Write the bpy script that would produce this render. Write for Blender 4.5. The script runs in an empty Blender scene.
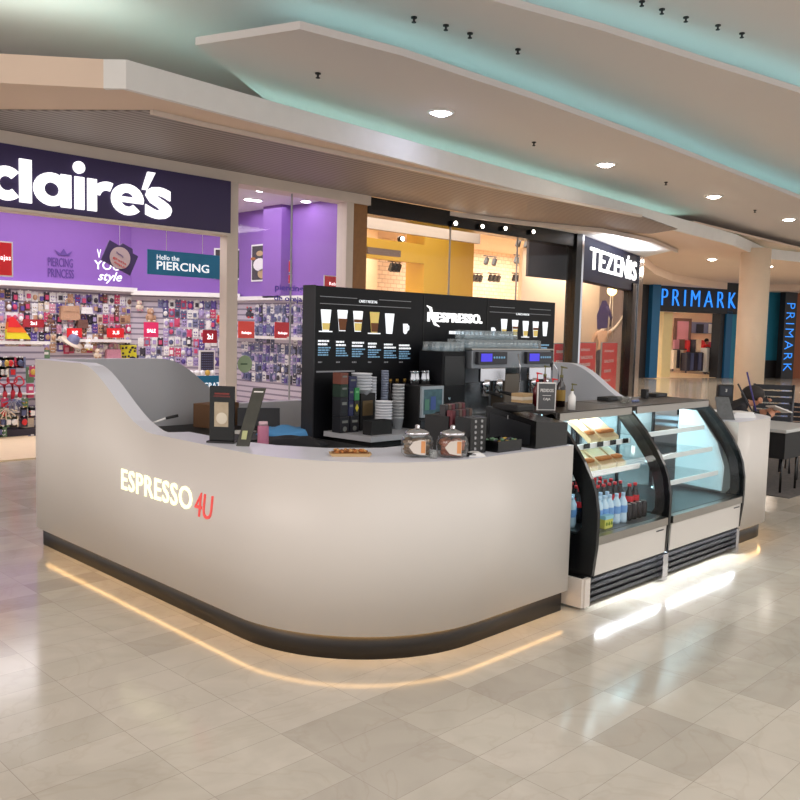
import bpy, bmesh, math, random
from mathutils import Vector, Matrix
random.seed(7)
C = bpy.context.scene.collection
SC = bpy.context.scene
PI = math.pi

# ------------------------------------------------------------------ camera
F = 848.22
def cam_axes():
    p, r, a = math.radians(4.63), math.radians(1.45), math.radians(45.12)
    cp, sp, cr, sr = math.cos(p), math.sin(p), math.cos(r), math.sin(r)
    fwd = Vector((0, cp, -sp)); up = Vector((0, sp, cp)); rt = Vector((1, 0, 0))
    rt2 = cr*rt + sr*up; up2 = -sr*rt + cr*up
    rot = Matrix.Rotation(-a, 3, 'Z')
    return rot @ rt2, rot @ up2, rot @ fwd
RT, UP, FW = cam_axes()
EYE = Vector((0, 0, 1.75))
def at(px, py, axis, val):
    d = RT*(px-400) - UP*(py-400) + FW*F
    t = (val - EYE[axis]) / d[axis]
    return EYE + d*t
def ax(px, py, y): return at(px, py, 1, y)

# ------------------------------------------------------------------ materials
MATS = {}
def mat(name, col, rough=0.5, metal=0.0, emit=None, es=1.0, spec=0.5, coat=0.0, var=0.04, scale=6.0, bump=0.0, alpha=None):
    if name in MATS: return MATS[name]
    m = bpy.data.materials.new(name); m.use_nodes = True
    nt = m.node_tree; b = nt.nodes['Principled BSDF']
    def lin(c): return tuple((x/12.92 if x <= 0.04045 else ((x+0.055)/1.055)**2.4) for x in c)
    c = lin([v/255 for v in col])
    b.inputs['Roughness'].default_value = rough
    b.inputs['Metallic'].default_value = metal
    b.inputs['Specular IOR Level'].default_value = spec
    b.inputs['Coat Weight'].default_value = coat
    tc = nt.nodes.new('ShaderNodeTexCoord'); nz = nt.nodes.new('ShaderNodeTexNoise')
    nz.inputs['Scale'].default_value = scale; nz.inputs['Detail'].default_value = 3
    mx = nt.nodes.new('ShaderNodeMix'); mx.data_type = 'RGBA'
    mx.inputs['A'].default_value = (*[v*(1-var) for v in c], 1)
    mx.inputs['B'].default_value = (*[min(1, v*(1+var)) for v in c], 1)
    nt.links.new(tc.outputs['Object'], nz.inputs['Vector'])
    nt.links.new(nz.outputs['Fac'], mx.inputs['Factor'])
    nt.links.new(mx.outputs['Result'], b.inputs['Base Color'])
    if bump:
        bp = nt.nodes.new('ShaderNodeBump'); bp.inputs['Strength'].default_value = bump
        nt.links.new(nz.outputs['Fac'], bp.inputs['Height']); nt.links.new(bp.outputs['Normal'], b.inputs['Normal'])
    if emit is not None:
        b.inputs['Emission Color'].default_value = (*lin([v/255 for v in emit]), 1)
        b.inputs['Emission Strength'].default_value = es
    MATS[name] = m
    return m
def glass(name, tint, refl=0.08, haze=0.0, pw=4.5):
    m = bpy.data.materials.new(name); m.use_nodes = True
    nt = m.node_tree; nt.nodes.clear()
    o = nt.nodes.new('ShaderNodeOutputMaterial'); mx = nt.nodes.new('ShaderNodeMixShader')
    t = nt.nodes.new('ShaderNodeBsdfTransparent'); g = nt.nodes.new('ShaderNodeBsdfGlossy')
    lw = nt.nodes.new('ShaderNodeLayerWeight'); lw.inputs['Blend'].default_value = .5
    fr = nt.nodes.new('ShaderNodeMath'); fr.operation = 'POWER'; fr.inputs[1].default_value = pw
    nt.links.new(lw.outputs['Facing'], fr.inputs[0])
    ad = nt.nodes.new('ShaderNodeMath'); ad.operation = 'ADD'; ad.inputs[1].default_value = .02 + refl*0.3
    t.inputs['Color'].default_value = (*tint, 1); g.inputs['Roughness'].default_value = 0.03
    nt.links.new(fr.outputs[0], ad.inputs[0]); nt.links.new(ad.outputs[0], mx.inputs[0])
    nt.links.new(t.outputs[0], mx.inputs[1]); nt.links.new(g.outputs[0], mx.inputs[2])
    last = mx
    if haze:
        d = nt.nodes.new('ShaderNodeBsdfDiffuse'); d.inputs['Color'].default_value = (.85, .9, .9, 1)
        m2 = nt.nodes.new('ShaderNodeMixShader'); m2.inputs[0].default_value = haze
        nt.links.new(mx.outputs[0], m2.inputs[1]); nt.links.new(d.outputs[0], m2.inputs[2]); last = m2
    nt.links.new(last.outputs[0], o.inputs[0])
    MATS[name] = m
    return m
panel_m = mat('cream_laminate', (212, 206, 199), 0.42, var=0.02, scale=1.5)
top_m = mat('white_solid_surface', (226, 228, 238), 0.3, var=0.015)
black_m = mat('black_gloss', (14, 14, 16), 0.25, var=0.2)
blackmat = mat('black_matte', (16, 16, 18), 0.6, var=0.25, scale=20)
board_m = mat('black_board', (10, 11, 16), 0.5, var=0.1, spec=.25)
kick_m = mat('dark_kick', (22, 20, 20), 0.45)
steel = mat('stainless_steel', (170, 165, 158), 0.28, 1.0, var=0.06)
chrome = mat('chrome', (215, 215, 220), 0.12, 1.0)
dsteel = mat('dark_steel', (70, 70, 74), 0.35, 0.8)
white_m = mat('white_paint', (235, 233, 230), 0.5)
grey_m = mat('grey_paint', (150, 150, 152), 0.5)
wall_inner = mat('kiosk_inner_grey', (186, 188, 194), 0.5, var=0.03)
ceil_m = mat('ceiling_plaster', (222, 216, 214), 0.85, var=0.02, scale=.6)
peach_m = mat('peach_plaster', (234, 210, 190), 0.8, var=0.03, scale=1)
trim_m = mat('soffit_trim', (222, 208, 196), 0.6)
purple_m = mat('purple_paint', (136, 92, 176), 0.6, var=0.03)
dpurple = mat('dark_purple_sign', (50, 34, 84), 0.45, var=0.04)
navy = mat('navy_paint', (30, 32, 58), 0.6, spec=.2)
red_m = mat('red_card', (224, 34, 42), 0.5)
pink_m = mat('pink_card', (236, 50, 110), 0.5)
teal_m = mat('teal_board', (24, 122, 166), 0.5)
wood_m = mat('wood_jamb', (150, 104, 58), 0.5, var=0.2, scale=14)
yellow_m = mat('yellow_wall', (182, 146, 36), 0.6)
cream_m = mat('cream_wall', (240, 214, 178), 0.7)
brown_m = mat('brown_bread', (176, 108, 52), 0.8, var=0.3, scale=60)
tan_m = mat('kraft_card', (190, 160, 118), 0.8, var=0.06)
mat('letter_white', (250, 250, 250), 0.5, emit=(255, 255, 255), es=1.15)
mat('letter_cream', (250, 248, 215), 0.5, emit=(255, 255, 205), es=0.85)
mat('letter_red', (236, 90, 86), 0.5, emit=(240, 80, 75), es=0.25)
mat('letter_blue', (60, 150, 230), 0.5, emit=(40, 130, 235), es=1.1)
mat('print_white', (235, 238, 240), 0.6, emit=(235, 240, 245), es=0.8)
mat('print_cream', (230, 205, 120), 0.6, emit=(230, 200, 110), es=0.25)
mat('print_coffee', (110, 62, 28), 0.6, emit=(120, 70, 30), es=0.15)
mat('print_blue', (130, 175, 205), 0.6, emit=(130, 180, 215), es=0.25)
mat('print_purple', (92, 60, 140), 0.6)
mat('cyan_led', (200, 245, 238), 0.5, emit=(176, 244, 246), es=7.5)
mat('ceiling_fill_glow', (240, 250, 245), .5, emit=(225, 250, 240), es=5.5)  # emission of the strip added over the left ceiling edge
mat('warm_led', (255, 220, 170), 0.5, emit=(255, 200, 130), es=9)
mat('white_led', (255, 255, 255), 0.5, emit=(225, 240, 255), es=2)
mat('case_led', (235, 250, 255), 0.5, emit=(195, 240, 255), es=3.5)
mat('lamp_glow', (255, 255, 255), 0.5, emit=(255, 246, 232), es=30)
mat('lamp_glow_blue', (255, 255, 255), 0.5, emit=(215, 222, 255), es=50)
mat('shop_lamp', (255, 255, 255), 0.5, emit=(255, 250, 255), es=14)
clear = glass('clear_glass', (.93, .97, .97))
caseglass = glass('case_glass', (.92, .97, .98), .0, 0, 7)
frost = glass('drinking_glass', (.86, .93, .97), .3, haze=.16)
shopglass = glass('shop_glass', (.98, .98, .99), 0, 0, 8)
rearglass = glass('rear_frosted_glass', (.9, .96, .97), .03, haze=.35)
jarglass = glass('jar_glass', (.92, .93, .92), .18, haze=.04)

def floor_material():
    m = bpy.data.materials.new('marble_floor_tiles'); m.use_nodes = True
    nt = m.node_tree; b = nt.nodes['Principled BSDF']; N = nt.nodes.new; L = nt.links.new
    tc = N('ShaderNodeTexCoord'); mp = N('ShaderNodeMapping'); mp.vector_type = 'POINT'
    mp.inputs['Location'].default_value = (-4.105+.0, -1.665, 0)
    br = N('ShaderNodeTexBrick'); br.offset = 0.0; br.offset_frequency = 1; br.squash = 1
    br.inputs['Scale'].default_value = 1; br.inputs['Brick Width'].default_value = 0.483; br.inputs['Row Height'].default_value = 0.235
    br.inputs['Mortar Size'].default_value = 0.0014; br.inputs['Mortar Smooth'].default_value = 0.3
    br.inputs['Color1'].default_value = (0, 0, 0, 1); br.inputs['Color2'].default_value = (1, 1, 1, 1); br.inputs['Mortar'].default_value = (.5, .5, .5, 1)
    L(tc.outputs['Object'], mp.inputs[0]); L(mp.outputs[0], br.inputs['Vector'])
    cr = N('ShaderNodeValToRGB'); e = cr.color_ramp.elements
    e[0].position = 0; e[0].color = (.44, .405, .345, 1); e[1].position = 1; e[1].color = (.56, .52, .45, 1)
    k = cr.color_ramp.elements.new(.45); k.color = (.535, .50, .425, 1)
    L(br.outputs['Color'], cr.inputs[0])
    nz = N('ShaderNodeTexNoise'); nz.inputs['Scale'].default_value = 2.2; nz.inputs['Detail'].default_value = 8; nz.inputs['Distortion'].default_value = 1.6
    L(tc.outputs['Object'], nz.inputs['Vector'])
    r2 = N('ShaderNodeValToRGB'); r2.color_ramp.elements[0].position = .35; r2.color_ramp.elements[0].color = (.94, .935, .93, 1)
    r2.color_ramp.elements[1].position = .62; r2.color_ramp.elements[1].color = (1.04, 1.04, 1.04, 1)
    L(nz.outputs['Fac'], r2.inputs[0])
    vn = N('ShaderNodeTexNoise'); vn.inputs['Scale'].default_value = 1.1; vn.inputs['Detail'].default_value = 4; vn.inputs['Distortion'].default_value = 3
    L(tc.outputs['Object'], vn.inputs['Vector'])
    r3 = N('ShaderNodeValToRGB'); ee = r3.color_ramp.elements
    ee[0].position = .47; ee[0].color = (1, 1, 1, 1); ee[1].position = .53; ee[1].color = (1, 1, 1, 1); q = ee.new(.5); q.color = (.955, .94, .925, 1)
    L(vn.outputs['Fac'], r3.inputs[0])
    m1 = N('ShaderNodeMix'); m1.data_type = 'RGBA'; m1.blend_type = 'MULTIPLY'; m1.inputs['Factor'].default_value = 1
    m2 = N('ShaderNodeMix'); m2.data_type = 'RGBA'; m2.blend_type = 'MULTIPLY'; m2.inputs['Factor'].default_value = 1
    L(cr.outputs[0], m1.inputs['A']); L(r2.outputs[0], m1.inputs['B']); L(m1.outputs['Result'], m2.inputs['A']); L(r3.outputs[0], m2.inputs['B'])
    m3 = N('ShaderNodeMix'); m3.data_type = 'RGBA'; L(br.outputs['Fac'], m3.inputs['Factor'])
    m3.inputs['B'].default_value = (.34, .30, .26, 1); L(m2.outputs['Result'], m3.inputs['A'])
    L(m3.outputs['Result'], b.inputs['Base Color'])
    b.inputs['Roughness'].default_value = .13; b.inputs['Specular IOR Level'].default_value = .5
    return m
floor_m = floor_material()

def rib_material():
    m = bpy.data.materials.new('ribbed_soffit'); m.use_nodes = True
    nt = m.node_tree; b = nt.nodes['Principled BSDF']; N = nt.nodes.new; L = nt.links.new
    tc = N('ShaderNodeTexCoord'); w = N('ShaderNodeTexWave'); w.bands_direction = 'Y'; w.inputs['Scale'].default_value = 3.2; w.inputs['Distortion'].default_value = 0
    L(tc.outputs['Object'], w.inputs['Vector'])
    r = N('ShaderNodeValToRGB'); r.color_ramp.elements[0].color = (.17, .14, .13, 1); r.color_ramp.elements[1].color = (.38, .33, .31, 1)
    L(w.outputs['Fac'], r.inputs[0]); L(r.outputs[0], b.inputs['Base Color']); b.inputs['Roughness'].default_value = .6
    return m
rib_m = rib_material()
def brick_material():
    m = bpy.data.materials.new('white_brick'); m.use_nodes = True
    nt = m.node_tree; b = nt.nodes['Principled BSDF']; N = nt.nodes.new; L = nt.links.new
    tc = N('ShaderNodeTexCoord'); mp = N('ShaderNodeMapping'); mp.inputs['Rotation'].default_value = (PI/2, 0, 0)
    br = N('ShaderNodeTexBrick'); br.inputs['Scale'].default_value = 2.2; br.inputs['Mortar Size'].default_value = .02
    br.inputs['Color1'].default_value = (.80, .62, .46, 1); br.inputs['Color2'].default_value = (.88, .72, .56, 1); br.inputs['Mortar'].default_value = (.55, .4, .28, 1)
    L(tc.outputs['Object'], mp.inputs[0]); L(mp.outputs[0], br.inputs['Vector']); L(br.outputs['Color'], b.inputs['Base Color']); b.inputs['Roughness'].default_value = .8
    return m
brick_m = brick_material()
def slat_material():
    m = bpy.data.materials.new('white_slatwall'); m.use_nodes = True
    nt = m.node_tree; b = nt.nodes['Principled BSDF']; N = nt.nodes.new; L = nt.links.new
    tc = N('ShaderNodeTexCoord'); w = N('ShaderNodeTexWave'); w.bands_direction = 'Z'; w.inputs['Scale'].default_value = 3
    L(tc.outputs['Object'], w.inputs['Vector'])
    r = N('ShaderNodeValToRGB'); r.color_ramp.elements[0].color = (.22, .19, .26, 1); r.color_ramp.elements[0].position = .1; r.color_ramp.elements[1].color = (.55, .50, .58, 1); r.color_ramp.elements[1].position = .3
    L(w.outputs['Fac'], r.inputs[0]); L(r.outputs[0], b.inputs['Base Color']); b.inputs['Roughness'].default_value = .6
    return m
slat_m = slat_material()

def M_(m): return MATS[m] if isinstance(m, str) else m

# ------------------------------------------------------------------ mesh building
class MB:
    def __init__(s): s.v = []; s.f = []; s.mi = []; s.ms = []; s.sm = []
    def _m(s, m):
        m = M_(m) if m is not None else None
        if m is None: return 0
        if m not in s.ms: s.ms.append(m)
        return s.ms.index(m)
    def add(s, vs, fs, m=None, smooth=False):
        o = len(s.v); s.v += [Vector(v) for v in vs]; k = s._m(m)
        for f in fs: s.f.append([i+o for i in f]); s.mi.append(k); s.sm.append(smooth)
        return s
    def box(s, x0, x1, y0, y1, z0, z1, m=None):
        vs = [(x, y, z) for z in (z0, z1) for x, y in ((x0, y0), (x1, y0), (x1, y1), (x0, y1))]
        return s.add(vs, [(3, 2, 1, 0), (4, 5, 6, 7), (0, 1, 5, 4), (1, 2, 6, 5), (2, 3, 7, 6), (3, 0, 4, 7)], m)
    def bbox(s, x0, x1, y0, y1, z0, z1, b=.006, m=None):
        bm = bmesh.new(); r = bmesh.ops.create_cube(bm, size=1)
        for v in bm.verts: v.co = Vector(((x0+x1)/2+v.co.x*(x1-x0), (y0+y1)/2+v.co.y*(y1-y0), (z0+z1)/2+v.co.z*(z1-z0)))
        bmesh.ops.bevel(bm, geom=list(bm.edges), offset=b, segments=2, affect='EDGES', profile=.5)
        bm.verts.index_update()
        s.add([v.co.copy() for v in bm.verts], [[v.index for v in f.verts] for f in bm.faces], m); bm.free(); return s
    def prism(s, pts, d0, d1, plane='xy', m=None, smooth=False):
        """extrude a 2D outline; plane xy -> along z, yz -> along x, xz -> along y"""
        def P(a, b, c): return {'xy': (a, b, c), 'yz': (c, a, b), 'xz': (a, c, b)}[plane]
        n = len(pts); vs = [P(a, b, d0) for a, b in pts] + [P(a, b, d1) for a, b in pts]
        fs = [list(range(n))[::-1], list(range(n, 2*n))] + [(i, (i+1) % n, n+(i+1) % n, n+i) for i in range(n)]
        return s.add(vs, fs, m, smooth)
    def cyl(s, c, r, h, m=None, n=16, r2=None, axis='z', cap=True):
        r2 = r if r2 is None else r2
        def P(a, b, t): return {'z': (c[0]+a, c[1]+b, c[2]+t), 'x': (c[0]+t, c[1]+a, c[2]+b), 'y': (c[0]+a, c[1]+t, c[2]+b)}[axis]
        vs = [P(math.cos(2*PI*i/n)*r, math.sin(2*PI*i/n)*r, 0) for i in range(n)] + [P(math.cos(2*PI*i/n)*r2, math.sin(2*PI*i/n)*r2, h) for i in range(n)]
        s.add(vs, [(i, (i+1) % n, n+(i+1) % n, n+i) for i in range(n)], m, True)
        if cap: s.add(vs, [list(range(n))[::-1], list(range(n, 2*n))], m)
        return s
    def lathe(s, prof, c=(0, 0, 0), m=None, n=20, smooth=True):
        vs = []; fs = []
        for r, z in prof:
            for i in range(n): vs.append((c[0]+math.cos(2*PI*i/n)*r, c[1]+math.sin(2*PI*i/n)*r, c[2]+z))
        for j in range(len(prof)-1):
            for i in range(n): fs.append((j*n+i, j*n+(i+1) % n, (j+1)*n+(i+1) % n, (j+1)*n+i))
        return s.add(vs, fs, m, smooth)
    def tube(s, pts, r, m=None, n=8):
        pts = [Vector(p) for p in pts]; vs = []; fs = []; rr = r if isinstance(r, (list, tuple)) else [r]*len(pts)
        for k, p in enumerate(pts):
            d = (pts[min(k+1, len(pts)-1)] - pts[max(k-1, 0)]).normalized()
            a = d.cross(Vector((0, 0, 1)));  a = Vector((1, 0, 0)) if a.length < 1e-3 else a.normalized(); b = d.cross(a).normalized()
            for i in range(n): vs.append(p + (a*math.cos(2*PI*i/n) + b*math.sin(2*PI*i/n))*rr[k])
        for k in range(len(pts)-1):
            for i in range(n): fs.append((k*n+i, k*n+(i+1) % n, (k+1)*n+(i+1) % n, (k+1)*n+i))
        s.add(vs, fs, m, True); s.add([vs[i] for i in range(n)], [list(range(n))], m); s.add(vs[-n:], [list(range(n))], m)
        return s
    def ball(s, c, r, m=None, n=12, k=8):
        r = r if isinstance(r, (tuple, list)) else (r, r, r); vs = []; fs = []
        for j in range(k+1):
            t = PI*j/k
            for i in range(n): vs.append((c[0]+r[0]*math.sin(t)*math.cos(2*PI*i/n), c[1]+r[1]*math.sin(t)*math.sin(2*PI*i/n), c[2]+r[2]*math.cos(t)))
        for j in range(k):
            for i in range(n): fs.append((j*n+i, j*n+(i+1) % n, (j+1)*n+(i+1) % n, (j+1)*n+i))
        return s.add(vs, fs, m, True)
    def quad(s, a, b, c, d, m=None): return s.add([a, b, c, d], [(0, 1, 2, 3)], m)
    def build(s, name, parent=None, m=None, world=False, loc=None):
        me = bpy.data.meshes.new(name)
        vs = s.v
        if world and parent is not None:
            M = Matrix.Identity(4); p = parent; ch = []
            while p: ch.append(p); p = p.parent
            for p in reversed(ch): M = M @ p.matrix_basis
            Mi = M.inverted(); vs = [Mi @ v for v in vs]
        if loc is not None: vs = [v - Vector(loc) for v in vs]
        me.from_pydata([tuple(v) for v in vs], [], s.f)
        ms = s.ms or [M_(m)]
        for x in ms: me.materials.append(x)
        if s.ms: me.polygons.foreach_set('material_index', s.mi)
        me.polygons.foreach_set('use_smooth', s.sm)
        bm = bmesh.new(); bm.from_mesh(me); bmesh.ops.remove_doubles(bm, verts=bm.verts, dist=1e-5)
        bmesh.ops.recalc_face_normals(bm, faces=bm.faces); bm.to_mesh(me); bm.free()
        me.update()
        o = bpy.data.objects.new(name, me); C.objects.link(o)
        if parent is not None: o.parent = parent
        if loc is not None: o.location = loc
        return o
def tag(o, label, cat, group=None, kind=None):
    o['label'] = label; o['category'] = cat
    if group: o['group'] = group
    if kind: o['kind'] = kind
    return o
def thing(name, label, cat, loc=(0, 0, 0), rz=0, group=None):
    o = bpy.data.objects.new(name, None); C.objects.link(o); o.empty_display_size = .1
    o.location = loc; o.rotation_euler = (0, 0, rz)
    return tag(o, label, cat, group)
def struct(name, mb, m=None):
    o = mb.build(name, m=m); o['kind'] = 'structure'; return o
def dup(root, loc, rz=None, label=None, scale=None):
    r = root.copy(); C.objects.link(r); r.location = loc
    if rz is not None: r.rotation_euler = (0, 0, rz)
    if scale: r.scale = scale
    if label: r['label'] = label
    for ch in list(root.children):
        c = ch.copy(); C.objects.link(c); c.parent = r
        for g in list(ch.children):
            d = g.copy(); C.objects.link(d); d.parent = c
    return r

_glyph = {}
def text_mb(txt, m, org, xd, ud, w, h, depth=.004, bold=0.0, shear=0.0, spacing=1.0, mb=None):
    """lettering fitted to a w x h box whose lower left corner is org"""
    cu = bpy.data.curves.new('t', 'FONT'); cu.body = txt; cu.size = 1; cu.offset = bold; cu.shear = shear
    cu.space_character = spacing; cu.resolution_u = 3; cu.extrude = .02
    ob = bpy.data.objects.new('t', cu); C.objects.link(ob)
    dg = bpy.context.evaluated_depsgraph_get(); me = bpy.data.meshes.new_from_object(ob.evaluated_get(dg))
    bpy.data.objects.remove(ob); bpy.data.curves.remove(cu)
    xs = [v.co.x for v in me.vertices]; ys = [v.co.y for v in me.vertices]
    x0, x1, y0, y1 = min(xs), max(xs), min(ys), max(ys)
    xd = Vector(xd).normalized(); ud = Vector(ud).normalized(); nd = xd.cross(ud); org = Vector(org)
    mb = mb or MB()
    mb.add([org + xd*((v.co.x-x0)/(x1-x0)*w) + ud*((v.co.y-y0)/(y1-y0)*h) + nd*((v.co.z+.02)/.04*depth) for v in me.vertices],
           [list(p.vertices) for p in me.polygons], m)
    bpy.data.meshes.remove(me)
    return mb
def text(name, txt, m, org, xd, ud, w, h, parent, **k):
    return text_mb(txt, m, org, xd, ud, w, h, **k).build(name, parent, world=True)
X_, Z_ = Vector((1, 0, 0)), Vector((0, 0, 1))
YM = Vector((0, -1, 0))

# ================================================================== SETTING
fl = MB(); fl.add([(-8, -8, 0), (60, -8, 0), (60, 40, 0), (-8, 40, 0)], [(0, 1, 2, 3)]); struct('floor', fl, floor_m)

# --- ceilings, stepped trays
def slab(name, pts, z0, z1, m): return struct(name, MB().prism([(p[0], p[1]) for p in pts], z0, z1, 'xy'), m)
def a2(px, py, z): p = at(px, py, 2, z); return (p.x, p.y)
lipline = [a2(-60, 53, 4.24), a2(104, 62, 4.24), a2(125, 62, 4.24), a2(400, 140, 4.24), a2(600, 197, 4.24), a2(735, 235, 4.24), a2(765, 249, 4.24), a2(800, 253, 4.24), (34, 9.4)]
S0 = lipline + [(34, 10.2), (20, 10.62), (3, 10.62), (-1, 12)]
slab('ceiling_soffit_slab', S0, 4.0, 4.2, peach_m)
inner = [a2(-60, 109, 4.0), a2(150, 110, 4.0), a2(200, 122, 4.0), a2(400, 165, 4.0), a2(500, 187, 4.0), a2(640, 215, 4.0)]
ribs = inner + [(16.5, 8.5), (16.9, 9.3), (16.2, 10.1), (14, 10.5), (9, 10.58), (-1, 10.58), (-3, 11)]
slab('ceiling_ribbed_panel', ribs, 3.985, 3.999, rib_m)
# lip face (white drop face) and its cove light
def strip_along(pts, z0, z1, off0, off1, name, m, kind='structure', mb=None):
    mb2 = mb or MB()
    P = [Vector((p[0], p[1], 0)) for p in pts]; A = []; B = []
    for i, p in enumerate(P):
        d = (P[min(i+1, len(P)-1)] - P[max(i-1, 0)]).normalized(); n = Vector((-d.y, d.x, 0))
        A.append(p + n*off0); B.append(p + n*off1)
    for i in range(len(P)-1):
        a, b, c, d = A[i], A[i+1], B[i+1], B[i]
        vs = [v + Z_*z0 for v in (a, b, c, d)] + [v + Z_*z1 for v in (a, b, c, d)]
        mb2.add(vs, [(3, 2, 1, 0), (4, 5, 6, 7), (0, 1, 5, 4), (1, 2, 6, 5), (2, 3, 7, 6), (3, 0, 4, 7)], m if mb else None)
    if mb: return mb2
    return struct(name, mb2, m)
strip_along(lipline[1:], 3.99, 4.26, -.02, .04, 'trim_cove_face', white_m)
strip_along(lipline[:2], 3.99, 4.26, -.02, .04, 'trim_cove_face_side', peach_m)
def led(name, pts, z, off, label, m='cyan_led', w=.03, h=.015):
    return tag(strip_along(pts, z, z+h, off, off+w, name, M_(m)), label, 'light strip', kind='thing')
led('cove_light_strip', lipline[1:], 4.215, .55, 'cyan light strip along the lowest ceiling cove above the shop fronts')
led('cove_light_strip', lipline[:2], 4.215, .07, 'added wide glowing strip that brightens the ceiling at the upper left', m='ceiling_fill_glow', w=.3)  # extra glow added here to brighten the dark upper left ceiling
# second tray
c2 = [a2(196, 45, 4.5), a2(300, 29, 4.5), a2(400, 55, 4.5), a2(530, 98, 4.5), a2(660, 145, 4.5), a2(800, 199, 4.5), (34, 6.5)]
slab('ceiling_middle_tray', c2 + [(34, 10.2), (8.2, 10.3), a2(262, 97, 4.5)], 4.5, 4.53, ceil_m)
strip_along(c2, 4.495, 4.57, -.01, .03, 'trim_middle_cove', ceil_m)
led('cove_light_strip', c2[1:], 4.535, .5, 'cyan light strip along the middle ceiling cove')
c3 = [a2(380, -32, 4.9), a2(490, 0, 4.9), a2(600, 30, 4.9), a2(700, 62, 4.9), a2(800, 93, 4.9), (30, 2.2)]
slab('ceiling_upper_tray', [(-8, 3)] + c3 + [(34, 7.6), (34, 12), (-10, 14)], 4.9, 4.93, ceil_m)
strip_along(c3, 4.895, 4.97, -.01, .03, 'trim_upper_cove', ceil_m)
led('cove_light_strip', c3, 4.935, .4, 'cyan light strip along the highest ceiling cove')
slab('ceiling_top', [(-8, -6), (30, -6), (34, 6), (5, 7), (-8, 12)], 5.3, 5.4, ceil_m)
# far ceiling with the rounded recess before the far shop
arc = [a2(640, 262, 4.0), a2(655, 274, 4.0), a2(672, 281, 4.0), a2(700, 286, 4.0), a2(740, 291, 4.0), a2(800, 291, 4.0), (60, 22)]
slab('ceiling_far_soffit', arc + [(60, 30), (26.5, 30)], 4.0, 4.3, peach_m)
slab('ceiling_far_recess', [(18, 8.9), (60, 9.5), (60, 24), (22.7, 24), (22.7, 12.6), (21.4, 12.1), (17.5, 10.98)], 4.3, 4.35, peach_m)
# curved bright trim before the middle shop sign
ring = [a2(410, 207, 3.97), a2(525, 222, 3.97), a2(600, 229, 3.97), a2(650, 239, 3.97), a2(676, 250, 3.97)]
strip_along(ring, 3.9, 3.98, -.06, .0, 'trim_curved_ring', trim_m)
slab('ceiling_ring_disc', ring + [(22, 12.5), (17.5, 11.2), (14, 10.62)], 3.975, 3.984, white_m)
# trim strip between rib panel and face
strip_along(inner[1:], 3.955, 3.999, -.05, .0, 'trim_soffit_edge', trim_m)

# --- far walls
struct('wall_far', MB().box(59.8, 60, -8, 40, 0, 6), peach_m)
# --- column
cb = at(747, 407, 2, 0)
struct('pillar', MB().cyl((cb.x, cb.y, 0), .37, 4.1, None, 40), mat('pillar_cream', (248, 226, 200), .6))

# ================================================================== first shop (purple)
YS = 10.6
def bar(name, x0, x1, y0, y1, z0, z1, m): return struct(name, MB().box(x0, x1, y0, y1, z0, z1), m)
bar('trim_shop_fascia', -2, 9.78, YS-.06, YS+.3, 3.83, 3.99, trim_m)
bar('trim_shop_fascia_black', 9.78, 16.2, YS, YS+.3, 3.70, 3.985, black_m)
bar('trim_shopfront_post', 6.98, 7.17, YS-.04, YS+.14, 0, 3.84, grey_m if False else trim_m)
bar('trim_shopfront_jamb', 9.27, 9.42, YS-.04, YS+.2, 0, 3.84, trim_m)
bar('trim_wood_jamb', 9.42, 9.76, YS, YS+.25, 0, 3.84, wood_m)
# sign box
sg = thing('shop_sign', 'dark purple shop sign reading claire\'s in big white lit letters', 'sign', (5, YS, 3.08))
MB().box(-1, 7.0, YS-.1, YS+.15, 3.09, 3.83).build('sign_board', sg, dpurple, world=True)
MB().box(-1, 7.0, YS-.11, YS+.16, 3.06, 3.092).build('sign_edge', sg, trim_m, world=True)
def extr(mb, outline, z=None, m='letter_white'):
    """outline (x,z) at the sign's face"""
    return mb.prism(outline, YS-.13, YS-.1, 'xz', m)
def arcband(mb, cx, cz, ro, ri, a0, a1, m='letter_white', sx=1, n=28):
    for i in range(n):
        t0 = math.radians(a0+(a1-a0)*i/n); t1 = math.radians(a0+(a1-a0)*(i+1)/n)
        extr(mb, [(cx+sx*ri*math.cos(t0), cz+ri*math.sin(t0)), (cx+sx*ro*math.cos(t0), cz+ro*math.sin(t0)),
                  (cx+sx*ro*math.cos(t1), cz+ro*math.sin(t1)), (cx+sx*ri*math.cos(t1), cz+ri*math.sin(t1))], m=m)
def lx(px): return ax(px, 190, YS-.1).x
B0 = 3.17; R = .2; CZ = B0+R
letters = []
def L_(fn):
    mb = MB(); fn(mb); mb.build('letter', sg, world=True)
L_(lambda m: arcband(m, lx(6), CZ, R, R*.42, 45, 315))
L_(lambda m: extr(m, [(lx(19), B0), (lx(31), B0), (lx(31), 3.68), (lx(19), 3.68)]))
L_(lambda m: (arcband(m, lx(33)+R*1.1, CZ, R, R*.42, 0, 360, sx=1.1), extr(m, [(lx(60.5), B0), (lx(70.5), B0), (lx(70.5), B0+2*R), (lx(60.5), B0+2*R)])))
L_(lambda m: (extr(m, [(lx(74.3), B0), (lx(83.5), B0), (lx(83.5), B0+2*R), (lx(74.3), B0+2*R)]), arcband(m, lx(78.5), B0+2*R+.115, .075, 0.001, 0, 360)))
L_(lambda m: (extr(m, [(lx(87), B0), (lx(96), B0), (lx(96), B0+2*R), (lx(87), B0+2*R)]), arcband(m, lx(96)+.14, CZ-.02, R*1.05, R*.5, 68, 165, sx=1.0)))
L_(lambda m: (arcband(m, lx(127), CZ, R*1.0, R*.45, 0, 318, sx=1.12), extr(m, [(lx(127)-R*1.0, CZ-.035), (lx(127)+R*1.1, CZ-.035), (lx(127)+R*1.1, CZ+.035), (lx(127)-R*1.0, CZ+.035)])))
L_(lambda m: extr(m, [(lx(141.5), B0+.36), (lx(146), B0+.36), (lx(154.5), B0+.60), (lx(147), B0+.60)]))
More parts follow.
